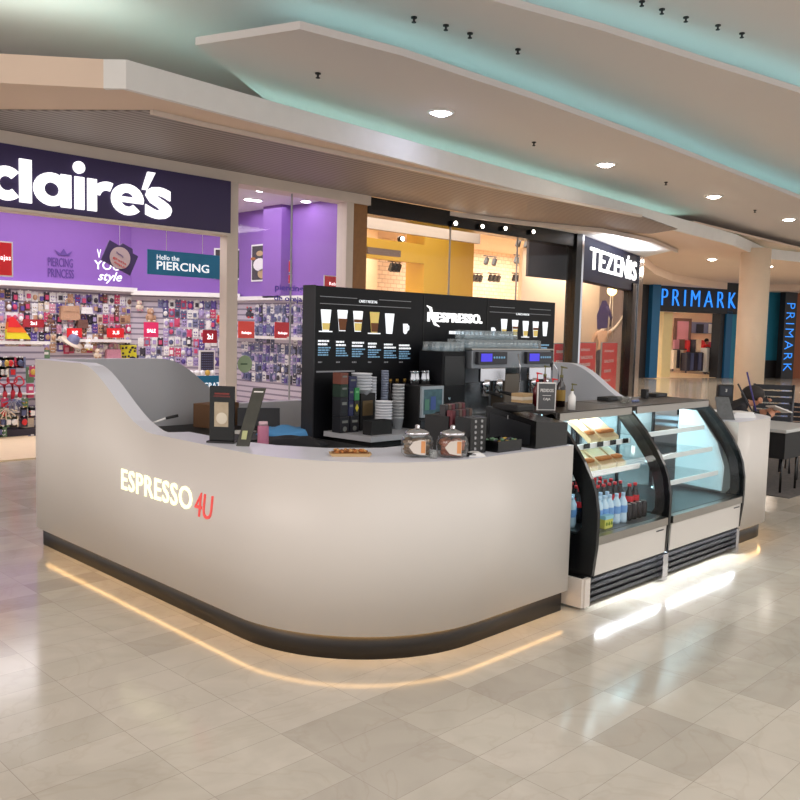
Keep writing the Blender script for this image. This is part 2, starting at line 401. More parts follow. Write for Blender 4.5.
text('letter', 's', 'letter_white', (lx(145), YS-.1, B0), X_, Z_, lx(171)-lx(145), 2*R+.02, sg, depth=.03, bold=.03)

# interior shell
bar('floor_shop', -1, 9.5, YS+.3, 15.2, 0, .02, cream_m)
bar('wall_shop_back', -1, 7.9, 15.2, 15.3, 0, 4.2, purple_m)
DA, DB = Vector((7.9, 15.14, 0)), Vector((9.5, 13.9, 0)); dd_ = (DB-DA).normalized(); dn_ = Vector((dd_.y, -dd_.x, 0)); DANG = math.atan2(dd_.y, dd_.x)
def diag(name, d0, d1, z0, z1, m):
    DS = DA-dd_*(.25 if d1 < -.1 else 0); P = [DS+dn_*d0, DB+dn_*d0, DB+dn_*d1, DS+dn_*d1]
    return struct(name, MB().add([p+Z_*z0 for p in P]+[p+Z_*z1 for p in P], [(3, 2, 1, 0), (4, 5, 6, 7), (0, 1, 5, 4), (1, 2, 6, 5), (2, 3, 7, 6), (3, 0, 4, 7)]), m)
diag('wall_shop_middle', -.06, -.16, 0, 4.2, purple_m)
def onD(px, py, off=.05):
    d = RT*(px-400) - UP*(py-400) + FW*F; o = DA+dn_*off; return EYE + d*((o-EYE).dot(dn_)/d.dot(dn_))
bar('wall_shop_side', 9.5, 9.6, YS+.25, 13.96, 0, 4.2, purple_m)
bar('ceiling_shop', -1, 9.6, YS+.2, 15.3, 3.95, 4.0, white_m)
bar('wall_shop_pier', 9.3, 9.5, 12.35, 12.9, 2.3, 3.95, purple_m)
bar('wall_shop_slatwall_back', -1, 7.9, 15.14, 15.2, .3, 2.36, slat_m)
diag('wall_shop_slatwall_middle', 0, -.059, .3, 2.36, slat_m)
bar('wall_shop_slatwall_side', 9.44, 9.5, YS+.4, 13.9, .3, 2.3, slat_m)
for n, a in (('trim_shelf_cap', (-1, 7.9, 14.95, 15.2, 2.36, 2.44)), ('trim_shelf_cap_side', (9.3, 9.5, YS+.4, 13.9, 2.26, 2.33))):
    bar(n, *a, white_m)
diag('trim_shelf_cap_middle', .19, -.058, 2.31, 2.39, white_m)
# glass pane of shop window right of the post
def pane(name, x0, x1, z0, z1, y=YS+.05): return struct(name, MB().box(x0, x1, y, y+.012, z0, z1), shopglass)
pane('window_1', 7.17, 9.27, .05, 3.83)
bar('trim_window_seam', 8.21, 8.225, YS+.04, YS+.07, .05, 3.83, grey_m)

# downlights in the purple shop
def shop_lamp(loc, label, r=.07, grp=None, m='shop_lamp'):
    t = thing('ceiling_downlight', label, 'ceiling light', loc, 0, grp)
    MB().cyl((0, 0, -.012), r*1.3, .012, white_m, 20).build('rim', t)
    MB().cyl((0, 0, -.02), r, .008, None, 20).build('lamp_glow', t, M_(m)); return t
for px, py in ((261, 190), (249, 199), (257, 200), (306, 201)):
    p = at(px, py, 2, 3.948); shop_lamp(p, 'small white downlight in the ceiling of the purple shop', .08, 'downlights in the purple shop')
# gratis etc signs
def card(name, label, cat, p, w, h, m, grp=None, txt=None, tm='letter_white', border=None, tilt=0, rz=0, t=.012):
    """upright card facing -Y whose top left corner is p"""
    o = thing(name, label, cat, (p.x+w/2, p.y, p.z-h), rz, grp)
    MB().box(-w/2, w/2, 0, t, 0, h, m).build('board', o)
    if border: MB().box(-w/2-border, w/2+border, .004, t+.004, -border, h+border, white_m).build('border', o)
    for k, (s, fx, fz, fw, fh, mm, kw) in enumerate(txt or []):
        text_mb(s, mm, (-w/2+fx*w, -.002, fz*h), X_, Z_, fw*w, fh*h, depth=.003, **kw).build('lettering', o)
    return o
def span(p0, p1, y):   # px box -> corner, w, h on plane y
    a = at(p0[0], p0[1], 1, y); b = at(p1[0], p0[1]+(p1[0]-p0[0])*.08, 1, y); c = at(p0[0], p1[1], 1, y)
    return a, (b.x-a.x), (a.z-c.z)
a, w, h = span((-14, 241), (11.5, 274), 12.5)
card('hanging_sign', 'red hanging sign with a white border, cut off by the left edge of the picture', 'sign', a, w, h, red_m, txt=[('bajas', .42, .42, .54, .2, 'letter_white', {})], border=.02)
a, w, h = span((147.5, 249), (220, 274), 11.2)
o = card('hanging_sign', 'wide teal hanging sign reading PIERCING behind the shop window', 'sign', a, w, h, teal_m,
     txt=[('PIERCING', .12, .22, .72, .34, 'print_white', dict(bold=.01)), ('Hello the', .12, .62, .3, .2, 'print_white', {})])
MB().cyl((-.3, .005, h), .004, 3.95-(a.z), white_m, 6).build('hanging_wire', o); MB().cyl((.3, .005, h), .004, 3.95-a.z, white_m, 6).build('hanging_wire', o)
# wall writing
wr = thing('wall_lettering', 'thin purple wall writing PIERCING PRINCESS below a small crown', 'lettering', ax(60, 270, 15.19))
for s, p, q in (('PIERCING', (48, 266), (73, 257)), ('PRINCESS', (48, 277), (74, 268))):
    a = ax(*p, 15.19); b = ax(q[0], p[1], 15.19); c = ax(p[0], q[1], 15.19)
    text('lettering', s, 'print_purple', a, X_, Z_, b.x-a.x, c.z-a.z, wr, depth=.004, bold=.004)
a = ax(58, 255, 15.19); MB().prism([(a.x, a.z), (a.x+.2, a.z), (a.x+.26, a.z+.09), (a.x+.16, a.z+.03), (a.x+.1, a.z+.12), (a.x+.04, a.z+.03), (a.x-.06, a.z+.09)], 15.18, 15.186, 'xz').build('crown', wr, M_('print_purple'), world=True)
wr = thing('wall_lettering', 'white wall writing YOU and style partly behind the hanging camera sign', 'lettering', ax(105, 270, 15.19))
for s, p, q, sh in (('V', (97, 258), (101, 249), 0), ('YOU', (94, 269), (120, 260), 0), ('style', (98, 283), (122, 271), .35)):
    a = ax(*p, 15.19); b = ax(q[0], p[1], 15.19); c = ax(p[0], q[1], 15.19)
    text('lettering', s, 'print_white', a, X_, Z_, b.x-a.x, c.z-a.z, wr, depth=.004, bold=.01, shear=sh)
# camera-shaped sign
p = ax(120, 258, 12.5); cs = thing('camera_shaped_sign', 'tilted dark purple camera-shaped sign with a cream disc hanging in the shop', 'sign', p)
def rot2(pts, a): c_, s_ = math.cos(a), math.sin(a); return [(x*c_-z*s_, x*s_+z*c_) for x, z in pts]
k = math.radians(-24)
MB().prism(rot2([(-.26, -.17), (.26, -.17), (.26, .17), (.16, .17), (.13, .23), (-.05, .23), (-.08, .17), (-.26, .17)], k), 0, .02, 'xz').build('board', cs, M_('print_purple') if False else mat('camera_board', (66, 48, 92), .5))
MB().prism([(math.cos(2*PI*i/32)*.17, math.sin(2*PI*i/32)*.17) for i in range(32)], -.006, .0, 'xz').build('disc', cs, mat('disc_beige', (205, 180, 178), .6))
for i, (zz, ww) in enumerate(((.07, .12), (.0, .24), (-.07, .2))):
    text_mb(('Piercing', 'gratis', 'aqui')[i], red_m if i else 'print_purple', (-ww/2, -.008, zz-.02), Vector((math.cos(k), 0, math.sin(k))), Z_, ww, .045, depth=.003).build('lettering', cs)
MB().cyl((0, .01, .2), .003, 3.95-p.z-.2, white_m, 6).build('hanging_wire', cs)
a = ax(134, 262, 13.9) 
# posters on the purple side walls
def poster(name, label, p0, p1, wall, grp=None):
    """wall 'x' = on x 9.44 plane facing -X, 'y' = on plane 13.9"""
    if wall == 'x':
        a = at(p0[0], p0[1], 0, 9.495); b = at(p1[0], p1[1], 0, 9.495)
        o = thing(name, label, 'poster', (9.495, (a.y+b.y)/2, b.z), 0, grp); w = a.y-b.y; h = a.z-b.z
        MB().box(-.012, 0, -w/2, w/2, 0, h, white_m).build('mount', o)
        MB().box(-.016, -.012, -w/2+.03, w/2-.03, .03, h-.03, mat('poster_dark', (62, 56, 60), .6, var=.6, scale=9)).build('photo', o)
        mb = MB()
        for i, (cy, cz, ry, rz, mm) in enumerate(((0, .75, .09, .09, tan_m), (0, .45, .17, .22, white_m), (-.05, .2, .12, .16, tan_m), (.13, .62, .07, .05, brown_m))):
            mb.add([(-.018, cy*w*3 + ry*w*2.2*math.cos(2*PI*j/14), h*(cz + rz*math.sin(2*PI*j/14)*.8)) for j in range(14)], [list(range(14))], mm)
        mb.build('picture_figure', o)
    else:
        a = onD(*p0, -.04); b = onD(*p1, -.04); mid = (a+b)/2
        o = thing(name, label, 'poster', (mid.x, mid.y, b.z), DANG, grp); w = (b-a).dot(dd_); h = a.z-b.z
        MB().box(-w/2, w/2, 0, .012, 0, h, white_m).build('mount', o)
        MB().box(-w/2+.03, w/2-.03, -.004, 0, .03, h-.03, mat('poster_dark', (62, 56, 60), .6, var=.6, scale=9)).build('photo', o)
    return o
poster('poster', 'dark photo poster with white border, left of the pair behind the shop post', (214, 248), (247, 280), 'y')
poster('poster', 'dark photo poster of a pale figure, between the shop post and the red safety signs', (252, 245), (269, 281), 'x')
def wallsign(label, p0, p1, sym):
    a = at(p0[0], p0[1], 0, 9.29); b = at(p1[0], p1[1], 0, 9.29)
    o = thing('safety_sign', label, 'sign', (9.49, (a.y+b.y)/2, b.z)); w = a.y-b.y; h = a.z-b.z
    MB().box(-.012, 0, -w/2, w/2, 0, h, white_m).build('mount', o); MB().box(-.016, -.012, -w*.42, w*.42, h*.06, h*.94, red_m).build('board', o)
    if sym: MB().box(-.02, -.016, -w*.12, w*.12, h*.2, h*.7, white_m).box(-.02, -.016, -w*.05, w*.2, h*.7, h*.82, white_m).build('symbol', o)
    else: MB().prism([(-w*.2, h*.35), (w*.05, h*.3), (w*.2, h*.6), (0, h*.7)], -.02, -.016, 'yz', white_m).build('symbol', o)
wallsign('tall red fire extinguisher sign on the purple wall', (275, 260), (283, 272), True)
wallsign('small square red safety sign below the fire extinguisher sign', (275, 274), (283, 283), False)
# window lettering & stickers
wl = thing('window_lettering', 'purple lettering piercing de oreja on the shop window beside the menu board', 'lettering', (8.1, YS+.04, 2.2))
for s, p, q in (('piercing', (275, 292), (303, 284)), ('de oreja', (274, 302), (302, 295))):
    a = ax(*p, YS+.045); b = ax(q[0], p[1], YS+.045); c = ax(p[0], q[1], YS+.045)
    text('lettering', s, mat('sticker_purple', (80, 60, 175), .5), a, X_, Z_, b.x-a.x, c.z-a.z, wl, depth=.003, bold=.02)
p = ax(245, 364, YS+.03); st = thing('round_sticker', 'round pale green sticker on the shop window above the low white wall', 'sticker', p)
MB().cyl((0, 0, 0), .13, .008, mat('sticker_green', (150, 172, 140), .6), 28, axis='y').build('disc', st)
MB().box(-.08, .04, -.004, 0, -.01, .01, mat('sticker_dkgreen', (60, 90, 60), .6)).build('mark', st)
a, w, h = span((193, 376), (228, 398), YS+.3)
card('hanging_sign', 'teal card reading GRATIS hanging low behind the shop post', 'sign', a, w, h, teal_m, txt=[('GRATIS', .3, .4, .6, .28, 'print_white', dict(bold=.01))])
a = at(306, 275, 1, YS+.05)
a, w, h = span((325, 276), (346, 290), YS+.35)
card('hanging_sign', 'red card sign in the shop window above the end of the menu board', 'sign', a, w, h, red_m, border=.015, txt=[('Rebajas', .2, .3, .6, .3, 'letter_white', {})])

# ================================================================== merchandise in the purple shop
PAL = {k: mat('goods_'+k, v, .5, var=.25, scale=40) for k, v in dict(lilac=(170, 155, 200), pinkish=(212, 150, 170), brown=(120, 84, 74), cream=(226, 210, 190), violet=(92, 74, 150), greyblue=(120, 124, 160), dark=(52, 46, 62), red=(214, 44, 50), white=(238, 234, 236), rose=(200, 70, 110), green=(96, 130, 100), gold=(206, 170, 80), slate=(86, 92, 130), tan=(190, 150, 120)).items()}
def pack_proto(c1, c2, kind):
    mb = MB(); mb.box(-.052, .052, -.004, 0, -.165, 0, PAL[c1]); mb.box(-.012, .012, -.006, 0, -.012, .012, PAL['white'])
    if kind == 0: mb.ball((0, -.022, -.09), (.042, .022, .05), PAL[c2], 8, 5)
    elif kind == 1: mb.ball((-.02, -.012, -.07), .014, PAL[c2], 6, 4); mb.ball((.02, -.012, -.07), .014, PAL[c2], 6, 4); mb.tube([(-.03, -.01, -.12), (0, -.012, -.135), (.03, -.01, -.12)], .006, PAL[c2], 5)
    else: mb.box(-.03, .03, -.03, -.004, -.13, -.05, PAL[c2])
    return mb
protos = {}
def hang_pack(p, c1, c2, kind, rz, label, grp, nm='hanging_pack'):
    key = (c1, c2, kind, nm)
    if key not in protos:
        o = pack_proto(c1, c2, kind).build(nm); protos[key] = o
    else:
        o = protos[key].copy(); C.objects.link(o)
    o.location = p; o.rotation_euler = (0, 0, rz); tag(o, label, 'accessory', grp)
    return o
def region(n_hit, test): return not any(x0 < test[0] < x1 and y0 < test[1] < y1 for x0, y0, x1, y1 in n_hit)
def proj(P):
    d = Vector(P) - EYE; return 400+F*d.dot(RT)/d.dot(FW), 400-F*d.dot(UP)/d.dot(FW)
holes_back = [(57, 296, 95, 322), (0, 318, 24, 342), (85, 310, 114, 345), (22, 312, 48, 330), (64, 325, 84, 340), (104, 325, 128, 342), (120, 340, 138, 362), (20, 345, 52, 362), (60, 335, 82, 350), (92, 294, 128, 312)]
rows = random.Random(3)
cols_b = ['lilac', 'pinkish', 'brown', 'cream', 'violet', 'white', 'rose', 'tan', 'dark', 'white']
for z in (2.28, 2.1, 1.92, 1.74, 1.56, 1.38):
    x = 5.38
    while x < 7.85:
        q = (x + rows.uniform(-.02, .02), 15.13, z + rows.uniform(-.03, .02))
        if region(holes_back[:0], proj((q[0], q[1], q[2]-.08))) and rows.random() < .97:
            hang_pack(q, rows.choice(cols_b), rows.choice(cols_b), rows.choice((0, 1, 2)), 0, 'small carded accessory among the rows hanging on the slatwall behind the toys and bags', 'carded accessories on the back slatwall')
        x += .11
holes_mid = [(148, 318, 160, 338), (200, 330, 228, 400), (132, 297, 160, 340), (138, 336, 168, 362)]
cols_m = ['lilac', 'greyblue', 'white', 'violet', 'slate', 'white', 'dark', 'rose', 'lilac']
for z in (2.24, 2.06, 1.88, 1.70, 1.52, 1.34, 1.16):
    x = .06
    while x < 1.98:
        w_ = DA+dd_*(x + rows.uniform(-.02, .02))+dn_*.01; q = (w_.x, w_.y, z + rows.uniform(-.03, .02))
        if region(holes_mid[2:3], proj((q[0], q[1], q[2]-.08))):
            hang_pack(q, rows.choice(cols_m), rows.choice(cols_m), rows.choice((0, 1, 2)), DANG, 'small lilac or grey carded trinket in the rows left of the cream shop post', 'carded trinkets on the middle slatwall', 'trinket_card')
        x += .113
cols_s = ['greyblue', 'slate', 'lilac', 'slate', 'greyblue', 'white', 'dark', 'violet']
for z in (2.18, 2.0, 1.82, 1.64, 1.46, 1.28, 1.1, .92):
    y = 11.15
    while y < 13.75:
        q = (9.432, y + rows.uniform(-.02, .02), z + rows.uniform(-.03, .02))
        px, py = proj((q[0], q[1], q[2]-.08))
        if not (236 < px < 257 and 300 < py < 342) and not (274 < px < 294 and 320 < py < 342):
            hang_pack(q, rows.choice(cols_s), rows.choice(cols_s), rows.choice((0, 1, 2)), -PI/2, 'small blue grey carded jewellery piece hanging behind the shop window', 'jewellery cards on the side wall', 'jewellery_card')
        y += .115
def shelf(label, p0, p1, wall_y, depth=.22):
    a = ax(p0[0], p0[1], wall_y-depth); b = ax(p1[0], p0[1], wall_y-depth)
    t = thing('wall_shelf', label, 'shelf', ((a.x+b.x)/2, wall_y, a.z-.03)); w = b.x-a.x
    MB().box(-w/2, w/2, -depth, 0, 0, .03, white_m).build('board', t)
    MB().box(-w/2, w/2, -depth-.012, -depth, -.02, .035, white_m).build('price_rail', t)
    return t
shelf('white wall shelf carrying the rainbow fan, at the left edge of the picture', (-12, 341), (50, 341), 15.12)
shelf('white wall shelf under the two small red price cards', (60, 339), (131, 337), 15.12)
sh = thing('wall_shelf', 'white shelf with two red price cards behind the shop window', 'shelf', (9.4, 12.6, 1.57))
MB().box(-.2, 0, -1.35, 1.25, 0, .03, white_m).build('board', sh); MB().box(-.212, -.2, -1.35, 1.25, -.02, .035, white_m).build('price_rail', sh)
# price cards
def pcard(label, p0, p1, wy, m=red_m, txt='5€', fx=.32, fw=.4, fz=.3, fh=.42):
    a, w, h = span(p0, p1, wy); return card('price_card', label, 'price card', a, w, h, m, txt=[(txt, fx, fz, fw, fh, 'letter_white', dict(bold=.02))])
pcard('small red price card reading 5 below the beige bag', (67, 328), (82, 337.5), 14.876)
pcard('small red price card reading 3 left of the mall wall corner, on the same shelf', (107, 328), (124, 337.5), 14.876, txt='3,5')
pcard('wide dark red card sign above the left shelf', (23, 319), (44, 327), 15.09, mat('card_darkred', (170, 40, 52), .5), txt='2x1', fx=.35, fw=.3)
pcard('pink card sign hanging in front of the grey plush toys', (144, 322), (158.5, 337), 13.6, pink_m, txt='SALE', fx=.2, fw=.6, fh=.25)
pcard('dark red card sign on the slatwall just left of the cream shop post', (203, 330), (217, 343), 13.6, mat('card_darkred', (170, 40, 52), .5), txt='2x1', fx=.3, fw=.4)
pcard('larger orange red card sign behind glass, right beside the cream shop post', (238.5, 321), (254.5, 338), 12.6, mat('card_orange', (236, 70, 50), .5), txt='Rebajas', fx=.2, fw=.6, fz=.2, fh=.2)
pcard('red card sign behind glass, above the low white kiosk wall', (275, 322), (290.5, 338), 12.0, red_m, txt='Rebajas', fx=.2, fw=.6, fz=.2, fh=.2)
# plush toys
def plush(label, px, py, wy, s, body, extra):
    p = ax(px, py, wy) if wy > 14.5 or wy < 13.5 else onD(px, py, s*.5); t = thing('plush_toy', label, 'plush toy', (p.x, p.y, p.z-s), 0, 'plush toys in the purple shop')
    MB().ball((0, 0, s*.5), (s*.5, s*.4, s*.5), body, 14, 9).build('body', t)
    MB().ball((0, -s*.1, s*1.15), s*.38, body, 14, 9).build('head', t)
    for sx in (-1, 1):
        MB().ball((sx*s*.3, 0, s*1.45), (s*.13, s*.08, s*.16), extra, 8, 6).build('ear', t)
        MB().ball((sx*s*.5, -s*.2, s*.5), (s*.14, s*.14, s*.3), body, 8, 6).build('arm', t)
        MB().ball((sx*s*.3, -s*.35, s*.1), (s*.16, s*.25, s*.14), extra, 8, 6).build('foot', t)
    MB().ball((0, -s*.42, s*1.08), (s*.12, s*.1, s*.09), extra, 8, 6).build('muzzle', t)
    return t
plush('grey plush toy hanging above the pink card', 150, 313, 13.7, .17, PAL['tan'], PAL['cream'])
plush('beige plush toy hanging at the wall corner, highest of the plush toys', 139, 304, 13.7, .13, PAL['cream'], PAL['pinkish'])
plush('pale pink plush toy on the left shelf edge below the rainbow fan', 14, 352, 14.9, .13, PAL['pinkish'], PAL['cream'])
plush('white plush toy hanging beside the grey felt hat', 88, 343, 14.9, .13, PAL['white'], PAL['gold'])
plush('dark red plush toy behind the window glass, beside the shop post', 249, 311, 12.8, .13, PAL['dark'], PAL['red'])
plush('brown plush toy between the beige bag and the left shelf', 50, 318, 14.95, .11, PAL['brown'], PAL['tan'])
plush('small white plush toy at the far left shelf end', 4, 352, 14.9, .1, PAL['white'], PAL['lilac'])
plush('orange plush toy hanging left of the shop post', 219, 318, 13.6, .11, PAL['red'], PAL['gold'])
plush('cream plush toy under the shelf beside the yellow spotted bag', 97, 352, 14.95, .12, PAL['cream'], PAL['tan'])
# bags
def bag(label, px, py, w, h, m, wy=15.08):
    p = ax(px, py, wy); t = thing('handbag', label, 'bag', (p.x, p.y, p.z-h/2))
    MB().prism([(-w/2, 0), (w/2, 0), (w*.44, h), (-w*.44, h)], -.05, .05, 'xz', m).build('body', t)
    MB().tube([(-w*.25, -.03, h), (-w*.2, -.03, h*1.45), (0, -.03, h*1.6), (w*.2, -.03, h*1.45), (w*.25, -.03, h)], .01, PAL['dark'] if m is PAL['white'] else m).build('handle', t)
    MB().box(-w*.4, w*.4, -.06, -.05, h*.6, h, m).build('flap', t); return t
bag('large beige handbag hanging on the slatwall', 69.5, 313, .36, .25, PAL['tan'])
bag('small white handbag with a dark handle, right of the beige handbag', 86, 310.5, .22, .12, PAL['white'])
bag('brown handbag hanging under the white handbag', 82, 324, .2, .16, PAL['brown'])
bag('pink tote bag below the shelf at the wall corner', 113, 355, .3, .22, PAL['pinkish'])
# rainbow fan
p = ax(3, 340, 14.9); t = thing('rainbow_hat', 'pointed red orange and yellow rainbow piece on the left shelf', 'hat', (p.x+.05, p.y, p.z))
MB().prism([(0, .02), (.4, .02), (.32, .14), (.15, .28), (.0, .18)], -.04, .04, 'xz', mat('rain_yellow', (235, 220, 40), .6)).build('brim', t)
MB().prism([(.0, .13), (.33, .13), (.26, .22), (.12, .36), (.02, .3)], -.046, .046, 'xz', mat('rain_orange', (240, 120, 30), .6)).build('band', t)
MB().prism([(.02, .22), (.24, .22), (.18, .32), (.1, .4), (.03, .36)], -.052, .052, 'xz', red_m).build('crown', t)
# hat
def hat(label, px, py, m, s=.2, wy=14.9):
    p = ax(px, py, wy); t = thing('felt_hat', label, 'hat', p)
    a = MB(); a.lathe([(s, -.01), (s*1.02, 0), (s*.55, .02), (s*.52, .02)], (0, 0, 0), PAL['cream'], 24); o = a.build('brim', t); o.rotation_euler = (.5, .35, 0)
    b = MB(); b.lathe([(s*.55, .01), (s*.5, .1), (s*.3, .14), (.001, .14)], (0, 0, 0), m, 20); o = b.build('crown', t); o.rotation_euler = (.5, .35, 0)
hat('grey felt hat with a wide pale brim on a stand below the red price card', 72, 342, PAL['greyblue'])
# yellow dotted bag / sock pack, colour packs below
def boxgood(name, label, cat, p0, p1, wy, m, dots=None, grp=None, d=.06):
    a, w, h = span(p0, p1, wy); t = thing(name, label, cat, (a.x+w/2, a.y, a.z-h), 0, grp)
    MB().bbox(-w/2, w/2, 0, d, 0, h, .008, m).build('pack', t)
    if dots:
        mb = MB(); r = random.Random(5)
        for i in range(16):
            cx, cz = r.uniform(-w*.4, w*.4), r.uniform(h*.1, h*.9)
            MB().box(cx-.02, cx+.02, -.004, 0, cz-.02, cz+.02, dots).build('pattern_dot', t)
    else: MB().box(-w*.3, w*.3, -.004, 0, h*.55, h*.8, PAL['white']).build('pack_print', t)
    return t
boxgood('dotted_pouch', 'yellow pouch with black dots below the shelf', 'pouch', (121, 345), (137, 361), 15.078, mat('pouch_yellow', (222, 214, 50), .6), PAL['dark'])
for lab, x0, x1, m in (('red purse in the colour row above the high kiosk wall end', 21, 30, red_m), ('black purse between the red and pink purses', 30.5, 37, PAL['dark']), ('pink purse in the colour row', 37.5, 41.5, PAL['rose']), ('green and gold purse at the end of the colour row', 42, 50, PAL['green'])):
    boxgood('small_purse', lab, 'purse', (x0, 350), (x1, 360), 15.078, m, grp=None)
for lab, x0, y0, x1, y1, m in (('green notebook hanging left of the high kiosk end', 27, 367, 34, 383, PAL['green']), ('pink notebook hanging under the green notebook', 27.5, 384, 34, 398, PAL['rose']), ('cream greeting card pack low on the left display', 23, 408, 34, 428, PAL['cream'])):
    boxgood('hanging_notebook', lab, 'notebook', (x0, y0), (x1, y1), 13.2, m)
# left low display stand
d0 = at(-20, 452, 2, .02); d1 = at(60, 450, 2, .02)
t = thing('display_stand', 'low white display stand with hanging goods at the left edge of the picture', 'display stand', (4.6, 13.1, .02))
MB().box(-1.1, .9, -.0, .35, 0, .1, PAL['dark']).build('base', t); MB().box(-1.1, .9, .3, .34, .1, 1.35, slat_m).build('back_panel', t)
for z in (.35, .62): MB().box(-1.1, .9, .02, .3, z, z+.02, white_m).build('shelf', t)
r = random.Random(11)
def looprope(px, py, m, label, grp):
    p = ax(px, py, 13.05); t = thing('hanging_garland', label, 'garland', p, 0, grp)
    MB().tube([(.07*math.cos(a), .03*math.sin(2*a), .07*math.sin(a)) for a in [2*PI*i/14 for i in range(15)]], .012, m, 6).build('loop', t)
    MB().tube([(0, 0, -.07), (.01, -.01, -.2), (0, 0, -.33)], [.03, .035, .02], m, 7).build('tassel', t)
for i, (px, py) in enumerate(((4, 380), (12, 379), (19, 381))):
    looprope(px, py, mat('garland_red', (205, 50, 72), .6), 'red looped garland in the trio on the left low display', 'red garlands')
for i in range(34):
    px = r.uniform(-4, 33); py = r.choice((357, 366, 398, 407, 416, 426, 435))
    hang_pack(ax(px, py, 13.0), r.choice(['greyblue', 'cream', 'dark', 'rose', 'white', 'violet', 'green']), r.choice(['red', 'white', 'gold', 'slate']), r.choice((0, 1, 2)), 0, 'small mixed pack hanging on the low display stand at the left edge', 'packs on the low display')
def fanitem(px, py, m, label):
    p = ax(px, py, 12.95); t = thing('paper_fan', label, 'fan', p)
    for k in range(7):
        a = PI*(.1+.8*k/6); MB().tube([(0, 0, 0), (.17*math.cos(a), 0, -.17*math.sin(a))], [.004, .012], m, 5).build('blade', t)
fanitem(6, 408, PAL['cream'], 'pale open fan hanging low on the left display')
fanitem(14, 399, PAL['greyblue'], 'blue open fan hanging above the pale fan')
# grid frame with dark pack and white tray goods left of post
t = thing('framed_card_display', 'white framed dark jewellery board on the slatwall left of the shop post', 'display board', ax(207, 372, 13.5))
MB().box(-.16, .17, 0, .03, 0, .40, white_m).build('frame', t); MB().box(-.13, .14, -.005, 0, .03, .37, PAL['dark']).build('board', t)
mb = MB()
for i in range(6):
    for j in range(7): mb.box(-.115+i*.042, -.1+i*.042, -.015, -.005, .05+j*.044, .07+j*.044, PAL['greyblue'])
mb.build('earring_card', t)
t = thing('toy_tray', 'white tray with small white toys low beside the shop post', 'tray', ax(205, 376, 13.2))
MB().box(-.32, .3, 0, .2, -.04, 0, white_m).build('tray', t)
for i in range(5): MB().ball((-.24+i*.11, .06, .05), (.05, .05, .055), PAL['white'] if i != 3 else PAL['gold'], 8, 6).build('toy', t)

# ================================================================== second shop (warm, glass front)
mat('warm_glow', (255, 240, 215), .5, emit=(255, 228, 190), es=6)
bar('floor_second_shop', 9.8, 22.4, YS+.3, 17.2, 0, .02, cream_m)
bar('wall_second_shop_back', 9.8, 22.4, 17, 17.2, 0, 4.6, brick_m)
bar('wall_second_shop_end', 22.4, 22.6, 12.9, 17.2, 0, 4.4, cream_m)
bar('wall_second_shop_cream', 9.9, 14.75, 15.6, 15.7, 0, 4.3, mat('cream_glow_wall', (246, 222, 190), .7))
bar('wall_second_shop_side', 9.62, 9.75, YS+.25, 17.2, 0, 4.6, cream_m)
bar('ceiling_second_shop', 9.8, 17.5, YS+.3, 17.2, 4.3, 4.4, peach_m)
bar('ceiling_second_shop_far', 17.5, 22.4, 12.2, 17.2, 4.3, 4.4, peach_m)
bar('trim_grey_bulkhead', 11.6, 15.6, 13, 13.1, 3.85, 4.3, mat('grey_bulkhead', (150, 140, 132), .6))
ya, yb = ax(424, 262, 14), ax(474, 250, 14)
struct('wall_yellow', MB().box(ya.x, yb.x, 14, 14.6, 0, 4.3), yellow_m)
struct('wall_yellow_beam', MB().box(12.0, ya.x, 14.0, 14.2, ax(400, 261, 14).z, ax(400, 246, 14).z+.1), yellow_m)
# dark box hanging in the window
t = thing('dark_display_panel', 'large plain dark grey panel high in the second shop window', 'panel', (15.7, YS+.5, 3.0))
MB().box(-.75, 1.0, 0, .06, 0, .95, mat('panel_grey', (58, 52, 56), .5)).build('panel', t)
for x in (-.6, .6): MB().cyl((x, .03, .95), .01, .3, dsteel, 8).build('hanger', t)
struct('window_2', MB().box(9.78, 15.95, YS+.05, YS+.06, .02, 3.7), shopglass)
for x in (11.9, 13.95): bar('trim_window_seam', x, x+.02, YS+.04, YS+.07, .02, 3.7, grey_m)
bar('trim_black_post', 15.95, 16.17, YS-.05, YS+.2, 0, 3.98, black_m)
bar('trim_chrome_post', 16.17, 16.24, YS-.05, YS+.15, 0, 3.98, chrome)
# track lights
def spot_head(t, x, y, z, tilt):
    mb = MB(); mb.cyl((x, y, z-.22), .055, .17, black_m, 12); h = mb.build('lamp_head', t)
    MB().cyl((x, y, z-.06), .012, .06, black_m, 6).build('stem', t)
def track(label, p0, p1, y, n):
    a, b = ax(*p0, y), ax(*p1, y)
    t = thing('track_light', label, 'track light', ((a.x+b.x)/2, y, a.z+.1))
    MB().box(a.x-.1, b.x+.1, y-.02, y+.02, a.z+.1, a.z+.13, black_m).build('rail', t, world=True)
    for k in range(n):
        x = a.x+(b.x-a.x)*k/max(1, n-1)
        mb = MB().prism([(x-.06, a.z-.1), (x+.02, a.z-.14), (x+.09, a.z+.04), (x+.01, a.z+.08)], y-.05, y+.05, 'xz', black_m); mb.build('lamp_head', t, world=True)
        MB().cyl((x+.04, y, a.z+.05), .012, .06, black_m, 6).build('stem', t, world=True)
track('black track light pair above the bright wall glow', (391, 266), (398, 266), 15, 3)
track('black track light pair right of the first, against the cream wall', (413, 265), (419, 265), 15, 2)
track('black track light pair right of the yellow wall, middle height', (486, 260), (494, 261), 15.5, 2)
track('black track light pair left of the dark panel, middle height', (516, 259), (524, 260), 15.5, 3)
track('black track light at the highest spot beside the dark panel', (518, 242), (526, 243), 14, 2)
track('black track light low beside the yellow wall edge', (473, 277), (480, 278), 16.3, 3)
track('black track light low in the middle of the brick wall', (490, 277), (498, 278), 16.3, 3)
track('black track light low under the dark panel edge', (514, 277), (522, 278), 16.3, 3)
